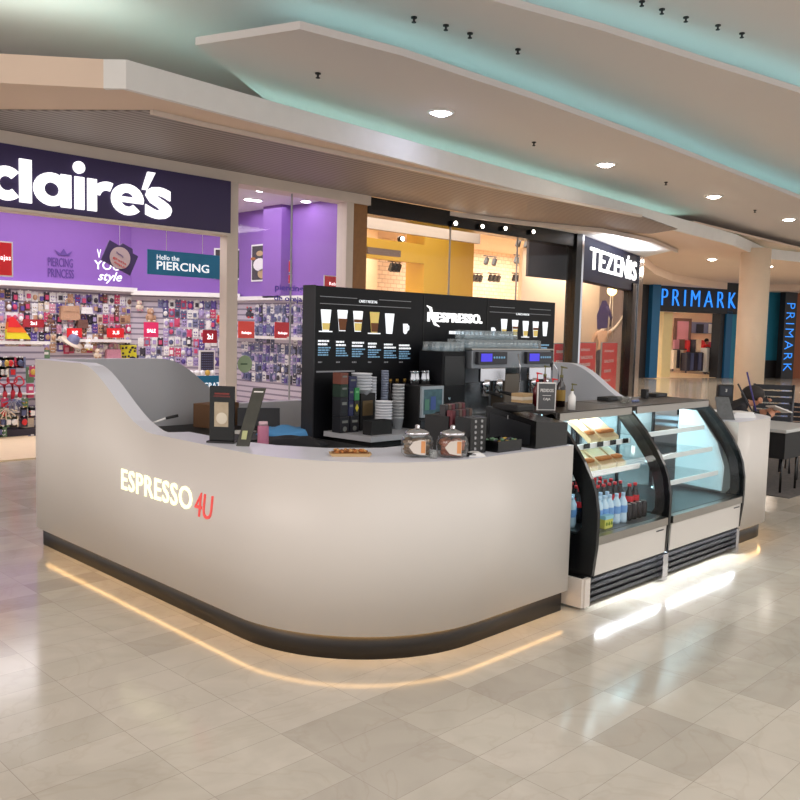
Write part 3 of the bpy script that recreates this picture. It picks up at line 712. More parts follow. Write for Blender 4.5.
t = thing('ceiling_beam_rail', 'dark horizontal rail under the ceiling above the yellow beam', 'rail', ax(368, 251, 13.5)); a = ax(401, 248, 13.5)
MB().box(0, a.x-t.location.x, 0, .1, -.05, .09, mat('rail_dark', (84, 66, 58), .6)).build('rail', t)
for px, py in ((400, 239), (453, 223.5), (480, 226.5), (503, 228.5), (531, 232)):
    p = ax(px, py, YS-.02); t = thing('fascia_spotlight', 'small bright spotlight on the black fascia of the second shop', 'spotlight', p, 0, 'spotlights on the black fascia')
    MB().cyl((0, -.06, 0), .05, .08, black_m, 16, axis='y').build('housing', t); MB().cyl((0, -.07, 0), .035, .01, None, 16, axis='y').build('lamp_glow', t, M_('lamp_glow'))
p = ax(553, 243, YS+.45); t = thing('fascia_spotlight', 'glowing disc standing in for a lamp reflection high on the dark panel', 'spotlight', p)  # reflection on the panel, built as a glowing disc of its own
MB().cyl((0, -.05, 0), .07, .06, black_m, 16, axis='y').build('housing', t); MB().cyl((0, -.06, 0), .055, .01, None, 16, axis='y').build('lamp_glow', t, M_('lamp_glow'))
# clothes rack
def rack(label, x, y, w, zt, n, cols):
    t = thing('clothes_rack', label, 'clothes rack', (x, y, .02))
    for sx in (-1, 1):
        for sy in (-1, 1): MB().box(sx*w/2-.02, sx*w/2+.02, sy*.25-.02, sy*.25+.02, 0, zt, dsteel).build('post', t)
    for sy in (-1, 1): MB().box(-w/2, w/2, sy*.25-.02, sy*.25+.02, zt-.04, zt, dsteel).build('rail', t)
    for i in range(n):
        xx = x-w/2+.1+(w-.2)*i/(n-1)
        g = tag(MB().prism([(-.03, -.45), (.03, -.45), (.025, .0), (-.025, .0)], -.22, .22, 'xz').build('hanging_garment', m=cols[i % len(cols)]), 'dark garment hanging in the row on the clothes rack', 'garment', 'garments on the '+label.split(' on ')[0])
        g.location = (xx, y-.25, zt-.06)
    return t
rack('tall dark clothes rack on the cream floor of the second shop', 19.6, 14.6, 2.6, 2.1, 14, [PAL['dark'], PAL['dark'], PAL['brown'], PAL['slate']])
# angled facade with sign
E0 = Vector((16.24, YS, 0)); E1 = Vector((21.3, 12.05, 0)); ed = (E1-E0).normalized(); en = Vector((ed.y, -ed.x, 0))
def angled(mb, s0, s1, d0, d1, z0, z1, m=None):
    P = [E0+ed*s0+en*d0, E0+ed*s1+en*d0, E0+ed*s1+en*d1, E0+ed*s0+en*d1]
    return mb.add([p+Z_*z0 for p in P]+[p+Z_*z1 for p in P], [(3, 2, 1, 0), (4, 5, 6, 7), (0, 1, 5, 4), (1, 2, 6, 5), (2, 3, 7, 6), (3, 0, 4, 7)], m)
EL = (E1-E0).length
sg2 = thing('shop_sign', 'dark blue shop sign reading TEZENIS in white lit letters', 'sign', E0+Z_*2.95)
angled(MB(), 0, EL, -.3, 0, 3.0, 3.98, navy).build('sign_board', sg2, world=True)
def onE(px, py):
    d = RT*(px-400) - UP*(py-400) + FW*F; n = en; t = (E0+en*.02-EYE).dot(n)/d.dot(n); return EYE + d*t
a = onE(589, 269); b = onE(638, 279); c = onE(589, 245)
ws = (b-a).dot(ed); hs = c.z-a.z
text('lettering', 'TEZENIS', 'letter_white', a, ed, Z_, ws*.93, hs*.95, sg2, depth=.04, bold=.006, spacing=1.12)
m_ = MB(); q = a+ed*ws*.755; m_.cyl((q.x, q.y, a.z+hs*.98), .03, .09, M_('letter_white'), 10); m_.build('lettering_dot', sg2, world=True)
struct('trim_facade_post_dark', angled(MB(), EL-.75, EL-.28, -.2, .05, 0, 3.2), black_m)
struct('trim_facade_post_chrome', angled(MB(), EL-.25, EL+.2, -.2, .08, 0, 3.98), chrome)
struct('wall_display_cream', MB().box(17.2, 20.8, 12.95, 13.05, 0, 3.9), mat('display_cream', (240, 214, 184), .7))
struct('wall_display_grey', MB().box(20.8, 22.2, 12.96, 13.06, 0, 3.9), mat('display_taupe', (160, 138, 126), .7))
struct('window_3', angled(MB(), .02, EL-.78, -.1, -.09, .02, 3.0), shopglass)
struct('floor_display', MB().add([(16.3, 10.9, .02), (21.2, 12.2, .02), (21.2, 13.2, .02), (16.3, 13.2, .02)], [(0, 1, 2, 3)]), cream_m)
def sale_poster(label, p0, p1, dd=-.2, grp=None):
    d = RT*(p0[0]-400) - UP*(p0[1]-400) + FW*F; o_ = E0+en*dd
    def hit(px, py):
        d = RT*(px-400) - UP*(py-400) + FW*F; return EYE + d*((o_-EYE).dot(en)/d.dot(en))
    a = hit(*p0); b = hit(p1[0], p0[1]+1); c = hit(p0[0], p1[1]); w = (b-a).dot(ed); h = a.z-c.z
    t = thing('sale_poster', label, 'poster', (a+ed*w/2-Z_*h), math.atan2(ed.y, ed.x))
    MB().box(-w/2, w/2, 0, .03, 0, h, red_m).build('poster_board', t)
    MB().box(-w/2-.02, w/2+.02, .01, .05, -.02, h+.02, grey_m).build('frame', t)
    mb = MB(); r = random.Random(int(p0[0]))
    for i in range(5):
        z = h*(.9-.18*i); x0 = -w*.38+r.uniform(0, .05)
        text_mb(('REBAJAS', 'SALDOS', 'REBAIXES', 'REBAJAS', 'SALDI')[i], 'letter_white' if False else white_m, (x0, -.004, z-.11), X_, Z_, w*r.uniform(.45, .75), .075, depth=.003, bold=.01, mb=mb)
    mb.build('lettering', t)
sale_poster('tall red sale poster directly right of the black shopfront post', (578.5, 343), (596, 384))
sale_poster('tallest red sale poster, right of the hanging mannequin', (603, 343), (617.5, 398))
a = ax(555, 344, YS+.3); b = ax(566, 346, YS+.3)
t = thing('sale_poster', 'red sale poster in the window just right of the menu board edge', 'poster', ((a.x+b.x)/2, YS+.3, a.z-1.0))
w = b.x-a.x; MB().box(-w/2, w/2, 0, .03, 0, 1.0, red_m).build('poster_board', t); MB().box(-w/2-.02, w/2+.02, .01, .05, -.02, 1.02, grey_m).build('frame', t)
mb = MB()
for i in range(3): text_mb('REBAJAS', white_m, (-w*.35, -.004, .78-.22*i), X_, Z_, w*.6, .08, depth=.003, bold=.01, mb=mb)
mb.build('lettering', t)
# the lit ball & mannequin figures are built with the people below

# ================================================================== figures
def figure(name, joints, bones, radii, mats_fn, parent, mats):
    """one continuous skinned body from a joint skeleton; material by position"""
    me = bpy.data.meshes.new(name); me.from_pydata([tuple(j) for j in joints], bones, [])
    o = bpy.data.objects.new(name, me); C.objects.link(o)
    md = o.modifiers.new('s', 'SKIN'); o.modifiers.new('u', 'SUBSURF').levels = 2
    for i, r in enumerate(radii): me.skin_vertices[0].data[i].radius = r if isinstance(r, tuple) else (r, r)
    me.skin_vertices[0].data[0].use_root = True
    dg = bpy.context.evaluated_depsgraph_get(); dg.update(); m2 = bpy.data.meshes.new_from_object(o.evaluated_get(dg))
    m2.materials.clear()
    for m in mats: m2.materials.append(m)
    for p in m2.polygons:
        p.material_index = mats_fn(p.center); p.use_smooth = True
    bpy.data.objects.remove(o); bpy.data.meshes.remove(me)
    o = bpy.data.objects.new(name, m2); C.objects.link(o); o.parent = parent
    return o
skin = mat('skin', (188, 132, 104), .55); hair_m = mat('dark_hair', (36, 28, 26), .7, var=.3, scale=60, bump=.3)
cloth_black = mat('black_cloth', (24, 24, 30), .85, var=.2, scale=30)
cloth_grey = mat('grey_trousers', (52, 54, 66), .85)
STAND = dict(pelvis=(0, 0, .95), waist=(0, 0, 1.1), chest=(0, 0, 1.32), neck=(0, 0, 1.5), head0=(0, -.01, 1.58), head1=(0, -.02, 1.70),
             ls=(-.18, 0, 1.42), le=(-.23, .02, 1.15), lw=(-.24, -.05, .9), lh=(-.24, -.07, .8), rs=(.18, 0, 1.42), re=(.23, .02, 1.15), rw=(.24, -.05, .9), rh=(.24, -.07, .8),
             lk=(-.1, -.01, .5), la=(-.1, .02, .09), lt=(-.1, -.15, .03), rk=(.1, -.01, .5), ra=(.1, .02, .09), rt=(.1, -.15, .03), lp=(-.1, 0, .88), rp=(.1, 0, .88))
def person(t, pose, mats, fn, hair=True, hr=1.0):
    J = dict(STAND); J.update(pose); names = list(J); idx = {n: i for i, n in enumerate(names)}
    B = [('pelvis', 'waist'), ('waist', 'chest'), ('chest', 'neck'), ('neck', 'head0'), ('head0', 'head1'), ('chest', 'ls'), ('ls', 'le'), ('le', 'lw'), ('lw', 'lh'), ('chest', 'rs'), ('rs', 're'), ('re', 'rw'), ('rw', 'rh'),
         ('pelvis', 'lp'), ('lp', 'lk'), ('lk', 'la'), ('la', 'lt'), ('pelvis', 'rp'), ('rp', 'rk'), ('rk', 'ra'), ('ra', 'rt')]
    R_ = dict(pelvis=.14, waist=.125, chest=.145, neck=.055, head0=.085, head1=.095, ls=.07, le=.05, lw=.033, lh=.04, rs=.07, re=.05, rw=.033, rh=.04, lk=.06, la=.042, lt=.04, rk=.06, ra=.042, rt=.04, lp=.095, rp=.095)
    b = figure('body', [J[n] for n in names], [(idx[a], idx[b_]) for a, b_ in B], [R_[n] for n in names], fn, t, mats)
    h = Vector(J['head1']); g = Vector(J['head0']); up = (h-g).normalized()
    return b, J
# seated visitor behind the kiosk end
t = thing('person', 'seated person in black bending over something white at a table beyond the kiosk end', 'person', (9.04, 4.10, 0), math.radians(45))
# local: faces -y ; seated, leaning forward, head down
pose = dict(pelvis=(0, 0, .55), waist=(0, -.04, .72), chest=(0, -.16, .95), neck=(0, -.30, 1.06), head0=(0, -.37, 1.10), head1=(0, -.47, 1.13),
            ls=(-.19, -.2, 1.0), le=(-.28, -.32, .78), lw=(-.14, -.52, .93), lh=(-.08, -.60, .97), rs=(.19, -.2, 1.0), re=(.28, -.32, .78), rw=(.14, -.52, .93), rh=(.08, -.60, .97),
            lp=(-.1, 0, .52), rp=(.1, 0, .52), lk=(-.12, -.42, .52), rk=(.12, -.42, .52), la=(-.12, -.4, .1), ra=(.12, -.4, .1), lt=(-.12, -.55, .04), rt=(.12, -.55, .04))
def fseat(c):
    if c.y < -.33 and c.z > 1.0: return 1
    if c.y < -.53 and .8 < c.z < 1.03 and abs(c.x) < .16: return 1
    return 2 if c.z < .6 else 0
person(t, pose, [cloth_black, skin, cloth_grey], fseat)
hb = MB(); hb.ball((0, -.40, 1.16), (.105, .125, .10), hair_m, 16, 10); hb.build('hair', t)
fc = MB(); fc.ball((-.035, -.565, 1.13), .012, blackmat, 8, 6); fc.ball((.035, -.565, 1.13), .012, blackmat, 8, 6); fc.build('eyes', t)
MB().tube([(0, -.57, 1.12), (0, -.60, 1.09)], [.012, .017], skin, 8).build('nose', t)
for s in (-1, 1):
    MB().ball((s*.1, -.44, 1.10), (.012, .03, .035), skin, 8, 6).build('ear', t)
    for k in range(4): MB().tube([(s*(.045+.018*k), -.60, .97), (s*(.04+.018*k), -.65, .985), (s*(.035+.016*k), -.675, .97)], [.01, .009, .007], skin, 6).build('finger', t)
    MB().tube([(s*.05, -.58, .985), (s*.02, -.62, 1.005)], [.011, .008], skin, 6).build('thumb', t)
tp = tag(MB().box(-.12, .12, -.1, .1, 0, .012, white_m).build('paper_sheet'), 'white sheet held by the seated person', 'paper'); tp.location = (9.53, 3.61, .995); tp.rotation_euler = (.35, .1, .78)

# ================================================================== far shop (blue letters)
F1 = at(650, 378, 2, 0); F2 = at(722, 378, 2, 0); fd = (F2-F1).normalized(); fn_ = Vector((fd.y, -fd.x, 0))
if fn_.dot(EYE-F1) < 0: fn_ = -fn_
FA = math.atan2(fd.y, fd.x)
def onP(px, py, off=0.0):
    d = RT*(px-400) - UP*(py-400) + FW*F; o = F1+fn_*off; return EYE + d*((o-EYE).dot(fn_)/d.dot(fn_))
def fbox(mb, p0, p1, off, th, m=None):
    """box on the far facade covering pixel box p0..p1, front face at off, thickness th back"""
    a = onP(*p0, off); b = onP(p1[0], p0[1], off); c = onP(p0[0], p1[1], off); s0 = (a-F1).dot(fd); s1 = (b-F1).dot(fd)
    z1 = a.z; z0 = max(0, c.z)
    P = [F1+fd*s0+fn_*off, F1+fd*s1+fn_*off, F1+fd*s1+fn_*(off-th), F1+fd*s0+fn_*(off-th)]
    P = [Vector((p.x, p.y, 0)) for p in P]
    return mb.add([p+Z_*z0 for p in P]+[p+Z_*z1 for p in P], [(3, 2, 1, 0), (4, 5, 6, 7), (0, 1, 5, 4), (1, 2, 6, 5), (2, 3, 7, 6), (3, 0, 4, 7)], m)
blue_m = mat('blue_post', (20, 92, 140), .5); tealw = mat('teal_wall', (30, 122, 156), .6)
far_black = mat('far_black', (28, 26, 30), .5)
struct('trim_far_black_column', fbox(MB(), (640, 270), (654, 378), .25, .6), far_black)
struct('trim_far_blue_post', fbox(MB(), (654, 272), (662, 378), .5, .5), blue_m)
sp = thing('shop_sign', 'black shop sign above the doorway reading PRIMARK in thin blue lit letters', 'sign', onP(660, 310))
fbox(MB(), (660, 274), (742, 311), .1, .5, far_black).build('sign_board', sp, world=True)
a = onP(661, 305, .12); b = onP(735, 305, .12); c = onP(661, 288.5, .12)
text('lettering', 'PRIMARK', 'letter_blue', a, fd, Z_, (b-a).dot(fd), (c.z-a.z), sp, depth=.06, bold=-.018, spacing=1.45)
struct('trim_far_door_post', fbox(MB(), (721, 311), (727, 378), 0, .5), far_black)
struct('trim_far_door_blue', fbox(MB(), (727, 311), (733, 378), .1, .5), blue_m)
struct('wall_far_teal', fbox(MB(), (735, 262), (789, 379), 0, .5), tealw)
struct('baseboard_far_teal', fbox(MB(), (738, 360), (786, 380), .1, .1), far_black)
sv = thing('shop_sign', 'vertical black sign with blue letters PRIMARK running downwards beside the teal wall', 'sign', onP(792, 378, .6))
fbox(MB(), (786, 292), (798, 382), .6, .3, far_black).build('sign_board', sv, world=True)
a = onP(787.5, 303, .62); b = onP(787.5, 371, .62); c = onP(795.5, 303, .62)
text('lettering', 'PRIMARK', 'letter_blue', a, -Z_, fd, a.z-b.z, (c-a).dot(fd), sv, depth=-.05, spacing=1.3, bold=-.015)
struct('wall_far_right', fbox(MB(), (798, 250), (840, 382), .3, .5), mat('rust_wall', (150, 84, 50), .7))
struct('wall_far_left', fbox(MB(), (560, 262), (641, 378), 0, .3), mat('taupe_wall', (110, 84, 76), .7))
# inside
struct('wall_far_shop_back', fbox(MB(), (655, 306), (745, 372), -8, .1), mat('warm_cream', (240, 205, 175), .7))
struct('floor_far_shop', fbox(MB(), (650, 377.6), (745, 378.6), -.1, 8), cream_m)
struct('trim_far_inner_post', fbox(MB(), (664, 312), (673, 378), -.4, .4), mat('post_cream', (232, 214, 160), .6))
struct('ceiling_far_shop', MB().add([onP(655, 308, 0), onP(745, 312, 0), onP(745, 312, 0)-fn_*8, onP(655, 308, 0)-fn_*8], [(0, 1, 2, 3)]), white_m)
def ffix(name, label, cat, p0, p1, off, parts, group=None):
    c = onP((p0[0]+p1[0])/2, p1[1], off); t = thing(name, label, cat, (c.x, c.y, max(.02, c.z)), FA, group)
    for nm, q0, q1, o_, th, m in parts: fbox(MB(), q0, q1, o_, th, m).build(nm, t, world=True)
    return t
ffix('framed_picture', 'dark framed picture on the far shop back wall', 'picture', (675, 318), (692, 345), -7.8, [('frame', (675, 318), (692, 345), -7.8, .08, PAL['brown']), ('picture_print', (678, 321), (689, 343), -7.75, .04, PAL['pinkish'])])
ffix('wall_banner', 'wide blue and white photo banner on the far shop back wall', 'banner', (692, 322), (720, 332), -7.8, [('banner_cloth', (692, 322), (720, 333), -7.8, .05, PAL['greyblue']), ('banner_figure', (697, 324), (704, 333), -7.74, .03, PAL['dark']), ('banner_figure', (709, 324), (713, 333), -7.74, .03, PAL['white'])])
r = random.Random(4)
for i in range(8):
    x = 675+i*5.5; m = [PAL['pinkish'], PAL['brown'], PAL['red'], PAL['dark'], PAL['cream'], PAL['red'], PAL['rose'], PAL['brown']][i]
    ffix('hanging_garment', 'garment hanging in the row on the far shop back wall', 'garment', (x, 340), (x+4.5, 350), -7.0, [('garment_body', (x, 339+r.uniform(0, 3)), (x+4.5, 353), -7, .15, m), ('sleeve', (x-.6, 341), (x+.5, 347), -7, .1, m)], 'garments on the far back wall')
def fgarrack(label, x0, x1, y0, y1, off, cols):
    t = ffix('clothes_rack', label, 'clothes rack', (x0, y0), (x1, y1), off, [('rail', (x0, y0), (x1, y0+.7), off, .08, dsteel), ('post', (x0, y0), (x0+.6, y1), off, .08, dsteel), ('post', (x1-.6, y0), (x1, y1), off, .08, dsteel)])
    n = len(cols); w = (x1-x0)/n
    for k, m in enumerate(cols): fbox(MB(), (x0+k*w+.3, y0+1), (x0+(k+1)*w-.2, y1-2-(k % 2)), off+.05, .4, m).build('garment', t, world=True)
fgarrack('rack of cream and white clothes just inside the far shop door', 674, 687, 349, 371, -1.5, [PAL['cream'], PAL['dark'], PAL['cream'], PAL['tan']])
fgarrack('rack of dark trousers in the middle of the far shop doorway', 687, 706, 352, 373, -1.0, [PAL['dark'], PAL['slate'], PAL['dark'], PAL['slate'], PAL['dark']])
fgarrack('rack with white, green and red clothes beside the far door post', 707, 722, 347, 374, -.8, [PAL['white'], PAL['dark'], PAL['green'], PAL['red'], PAL['red']])
def stander(label, px, foot, hgt, cols, off, fn=None):
    p = onP(px, foot, off); t = thing('person', label, 'person', (p.x, p.y, .02), FA); t.scale = (hgt/1.75,)*3
    def f(c): return 1 if (c.z > 1.5 or (abs(c.x) > .2 and c.z < .95 and c.z > .7)) else (0 if c.z > .93 else 2)
    person(t, dict(le=(-.26, -.05, 1.15), lw=(-.2, -.25, 1.1), lh=(-.17, -.33, 1.12)), [cols[0], skin, cols[1]], f)
    MB().ball((0, .02, 1.69), (.105, .115, .11), hair_m, 14, 9).build('hair', t)
    return t
stander('person in a red top with dark hair inside the far shop doorway', 705, 375, 1.72, [red_m, PAL['dark']], -2.6)
# hanging mannequin figures in the corner window of the second shop
def wpt(px, py, dd):
    d = RT*(px-400) - UP*(py-400) + FW*F; o_ = E0+en*dd; return EYE + d*((o_-EYE).dot(en)/d.dot(en))
b = wpt(600.5, 396, -.8); mt = thing('mannequin', 'hanging shop mannequin in a beige top and black trousers between the two sale posters', 'mannequin', (b.x, b.y, .42), -1.0); 
def fm(c): return 1 if c.z > 1.5 else (2 if c.z < .95 else 0)
person(mt, dict(rs=(.18, 0, 1.44), re=(.36, -.05, 1.62), rw=(.50, -.06, 1.86), rh=(.52, -.06, 1.93), le=(-.26, -.02, 1.2)), [PAL['tan'], PAL['cream'], PAL['dark']], fm)
p2 = wpt(603, 314, -.5); tt = thing('hanging_jacket', 'dark blue jacket hanging high in the corner window', 'jacket', (p2.x, p2.y, p2.z-.55), -1.0)
MB().prism([(-.22, 0), (.2, .05), (.26, .75), (.1, 1.0), (-.05, 1.0), (-.25, .5)], -.06, .06, 'xz', mat('jacket_blue', (52, 42, 92), .8)).build('jacket_body', tt)
MB().tube([(.15, 0, .8), (.35, 0, .4), (.32, 0, .1)], [.08, .06, .05], M_('jacket_blue')).build('sleeve', tt)
tt.scale = (.62, .62, .75); tt.location.z += .15
p3 = wpt(612, 291, -.5); tt = thing('globe_lamp', 'round cream globe lamp at the top of the corner window', 'lamp', p3)
MB().ball((0, 0, 0), .13, mat('globe_glow', (255, 236, 190), .5, emit=(255, 214, 140), es=5), 18, 12).build('globe', tt)
MB().cyl((0, 0, .12), .012, 3.95-p3.z-.12, chrome, 8).build('stem', tt)
for k in (-1, 1): MB().tube([(k*.05, 0, -.12), (k*.12, 0, -1.3)], .012, PAL['cream'], 6).build('rope', tt)
# ceiling fittings
def downlight(px, py, z, label, m='lamp_glow', r=.13):
    p = at(px, py, 2, z-.002); t = thing('ceiling_downlight', label, 'ceiling light', p)
    MB().lathe([(r*1.35, 0), (r*1.35, -.012), (r, -.02), (r, -.001)], (0, 0, 0), white_m, 24).build('rim', t)
    MB().ball((0, 0, -.012), (r*.85, r*.85, r*.3), None, 24, 12).build('lamp_glow', t, M_(m))
    ld = bpy.data.lights.new('down_lamp', 'SPOT'); ld.energy = 130; ld.spot_size = 1.9; ld.spot_blend = .8; ld.shadow_soft_size = .1; ld.color = (1, .95, .88)
    lo = bpy.data.objects.new('down_lamp', ld); C.objects.link(lo); lo.location = (p.x, p.y, p.z-.03)
downlight(441, 112, 4.5, 'brightest bluish white downlight, nearest in the row on the middle ceiling tray', 'lamp_glow_blue')
downlight(606, 164, 4.5, 'downlight second in the row on the middle ceiling tray, above the blue shop sign')
downlight(714, 196, 4.5, 'downlight third in the row on the middle ceiling tray, above the pillar')
downlight(789, 219, 4.5, 'downlight fourth in the row on the middle ceiling tray, right of the pillar')
downlight(712, 259, 4.3, 'downlight in the rounded far ceiling left of the pillar', r=.14)
downlight(769, 266, 4.3, 'downlight in the rounded far ceiling right of the pillar', r=.15)
def ceilspot(px, py, z, label, grp):
    p = at(px, py, 2, z); t = thing('ceiling_sprinkler', label, 'sprinkler', p, 0, grp)
    MB().cyl((0, 0, -.012), .032, .012, blackmat, 12).build('plate', t); MB().cyl((0, 0, -.05), .012, .04, dsteel, 8).build('stem', t); MB().cyl((0, 0, -.055), .024, .007, blackmat, 10).build('deflector', t)
for px, py in ((534, 142), (666, 182), (755, 210)): ceilspot(px, py, 4.5, 'small dark ceiling fitting between the lamps of the middle ceiling tray', 'dark fittings on the middle tray')
for px, py in ((318, 73),): ceilspot(px, py, 4.5, 'single dark ceiling fitting at the left end of the middle ceiling tray', None)
for px, py in ((414, 17), (446, 25), (470, 33), (518, 49)): ceilspot(px, py, 4.9, 'small dark ceiling fitting in the row of four near the top centre', 'row of four dark ceiling fittings')
for px, py in ((642, 1), (662, 9), (686, 17), (718, 25), (742, 33)): ceilspot(px, py, 5.3, 'small dark ceiling fitting in the row of five at the upper right', 'row of five dark ceiling fittings')

# ================================================================== THE KIOSK
def offs(pts, d, side):
    out = []
    for i, p in enumerate(pts):
        a = Vector(pts[max(i-1, 0)][:2]); b = Vector(pts[min(i+1, len(pts)-1)][:2]); q = Vector(p[:2])
        d1 = (q-a).normalized() if i else (b-q).normalized(); d2 = (b-q).normalized() if i < len(pts)-1 else d1
        t = (d1+d2).normalized(); k = 1/max(.5, t.dot(d1))
        n = Vector((t.y, -t.x))*side; out.append(q+n*d*k)
    return out
def wall_strip(mb, pts, zt, z0, th, side, mo, mi_, mt):
    A = offs(pts, 0, side); B = offs(pts, th, side); n = len(pts)
    for i in range(n-1):
        a, b, c, d = A[i], A[i+1], B[i+1], B[i]; za, zb = zt[i], zt[i+1]
        mb.add([(a.x, a.y, z0), (b.x, b.y, z0), (b.x, b.y, zb), (a.x, a.y, za)], [(0, 1, 2, 3)], mo, True)
        mb.add([(d.x, d.y, z0), (c.x, c.y, z0), (c.x, c.y, zb), (d.x, d.y, za)], [(0, 1, 2, 3)], mi_, True)
        mb.add([(a.x, a.y, za), (b.x, b.y, zb), (c.x, c.y, zb), (d.x, d.y, za)], [(0, 1, 2, 3)], mt)
        mb.add([(a.x, a.y, z0), (b.x, b.y, z0), (c.x, c.y, z0), (d.x, d.y, z0)], [(0, 1, 2, 3)], mi_)
    for i in (0, n-1):
        a, d = A[i], B[i]; mb.add([(a.x, a.y, z0), (d.x, d.y, z0), (d.x, d.y, zt[i]), (a.x, a.y, zt[i])], [(0, 1, 2, 3)], mo)
    return mb
def smooth_z(tab, s):
    for (a, za), (b, zb) in zip(tab, tab[1:]):
        if a <= s <= b: return za+(zb-za)*(s-a)/(b-a)
    return tab[0][1] if s < tab[0][0] else tab[-1][1]
def scurve(s, s0, s1, lo, hi):
    t = max(0, min(1, (s-s0)/(s1-s0))); t = t*t*t*(t*(6*t-15)+10)*.5 + t*t*(3-2*t)*.5; return lo+(hi-lo)*t
LO, HI = 1.069, 1.465
XL, YF0 = 2.655, 2.94
path = [(4.5, YF0)]
path += [(3.605+.95*math.cos(math.radians(a)), 3.89+.95*math.sin(math.radians(a))) for a in range(270, 179, -5)]
yy = 4.0
while yy < 6.55: path.append((XL, yy)); yy += .06
nleft = len(path)
path += [(XL, 6.62), (XL+.012, 6.675), (XL+.05, 6.70)]
xx = 2.85
while xx < 7.3: path.append((xx, 6.70)); xx += .08
stab = sorted([(at(px, py, 0, XL).y, at(px, py, 0, XL).z) for px, py in ((155, 436.5), (147, 432), (140, 427), (132.5, 420.5), (125, 411.5), (118.5, 403), (112.5, 394.5), (106, 385.5), (100, 377.8), (93.5, 370.5), (87.5, 366), (80, 363))])
def ztop(p):
    if p[1] < 6.5: return max(LO, smooth_z(stab, p[1])) if p[1] < stab[-1][0] else HI if p[1] > stab[-1][0]+.15 else stab[-1][1]+(HI-stab[-1][1])*(p[1]-stab[-1][0])/.15
    return HI-(HI-1.045)*(scurve(p[0], 3.68, 4.55, 0, 1)) if p[0] > 3.6 else HI
kiosk = thing('kiosk_counter', 'long cream curved kiosk counter with a swooping high end and lit lettering', 'counter', (3.6, 3.9, 0))
wall_strip(MB(), path, [ztop(p) for p in path], .14, .12, 1, panel_m, wall_inner, top_m).build('curved_wall', kiosk, world=True)
kp = [tuple(v) for v in offs(path, .045, 1)]
wall_strip(MB(), kp, [.14]*len(kp), 0, .05, 1, kick_m, kick_m, kick_m).build('kick_board', kiosk, world=True)
lp = [tuple(v) for v in offs(path[:nleft], .02, 1)]
wall_strip(MB(), lp, [.1396]*len(lp), .1386, .02, 1, M_('warm_led'), M_('warm_led'), M_('warm_led')).build('light_strip', kiosk, world=True)
ctop = [(4.5, 3.06), (3.605, 3.06)] + [(3.605+.83*math.cos(math.radians(a)), 3.89+.83*math.sin(math.radians(a))) for a in range(260, 179, -10)] + [(2.775, 4.85), (2.90, 4.8), (2.9, 4.3), (2.98, 3.98), (3.15, 3.72), (3.42, 3.54), (4.5, 3.5)]
MB().prism(ctop, 1.035, 1.0688, 'xy').build('counter_top', kiosk, top_m, world=True)
for s, p, q, m, kw in (('ESPRESSO', (121.9, 489), (193, 468.3), 'letter_cream', dict(bold=.012, spacing=1.08)), ('4U', (195, 519), (214.5, 496), 'letter_red', dict(bold=.0, shear=.2))):
    a = at(*p, 0, XL); b = at(q[0], p[1], 0, XL); 
    top = at(p[0], q[1], 0, XL) if s[0] == 'E' else at(p[0], 497, 0, XL)
    dx = abs(a.y-at(q[0], 400, 0, XL).y)
    if s[0] == 'E':
        glyphs = text('lettering', s, m, (XL, a.y, a.z), YM, Z_, dx, top.z-a.z, kiosk, depth=.006, **kw)
    else:
        z0 = at(203, 518, 0, XL).z; z1 = at(203, 493, 0, XL).z
        text('lettering_red', s, m, (XL, a.y, z0), YM, Z_, dx, z1-z0, kiosk, depth=.006, **kw)

# right end counter
rp = [(6.93, YF0), (7.2, YF0)] + [(7.5+.5*math.cos(math.radians(a)), 3.44+.5*math.sin(math.radians(a))) for a in range(-90, 1, 6)]
yy = 3.6
while yy < 6.4: rp.append((8.0, yy)); yy += .06
rz = [LO if p[1] < 4.3 else scurve(p[1], 4.4, 5.3, LO, 1.45) for p in rp]
endc = thing('kiosk_end_counter', 'cream rounded counter end with a swooping back wall, right of the glass cases', 'counter', (7.5, 3.5, 0))
wall_strip(MB(), rp, rz, .14, .12, -1, panel_m, wall_inner, top_m).build('curved_wall', endc, world=True)
k2 = [tuple(v) for v in offs(rp, .045, -1)]
wall_strip(MB(), k2, [.14]*len(k2), 0, .05, -1, kick_m, kick_m, kick_m).build('kick_board', endc, world=True)
l2 = [tuple(v) for v in offs(rp[:30], .02, -1)]
wall_strip(MB(), l2, [.1396]*len(l2), .1386, .02, -1, M_('warm_led'), M_('warm_led'), M_('warm_led')).build('light_strip', endc, world=True)
MB().prism([(6.93, 3.06), (7.5, 3.06)] + [(7.5+.38*math.cos(math.radians(a)), 3.44+.38*math.sin(math.radians(a))) for a in range(-80, 1, 10)] + [(7.88, 4.2), (7.6, 4.0), (6.93, 3.75)], 1.035, 1.0688, 'xy').build('counter_top', endc, top_m, world=True)

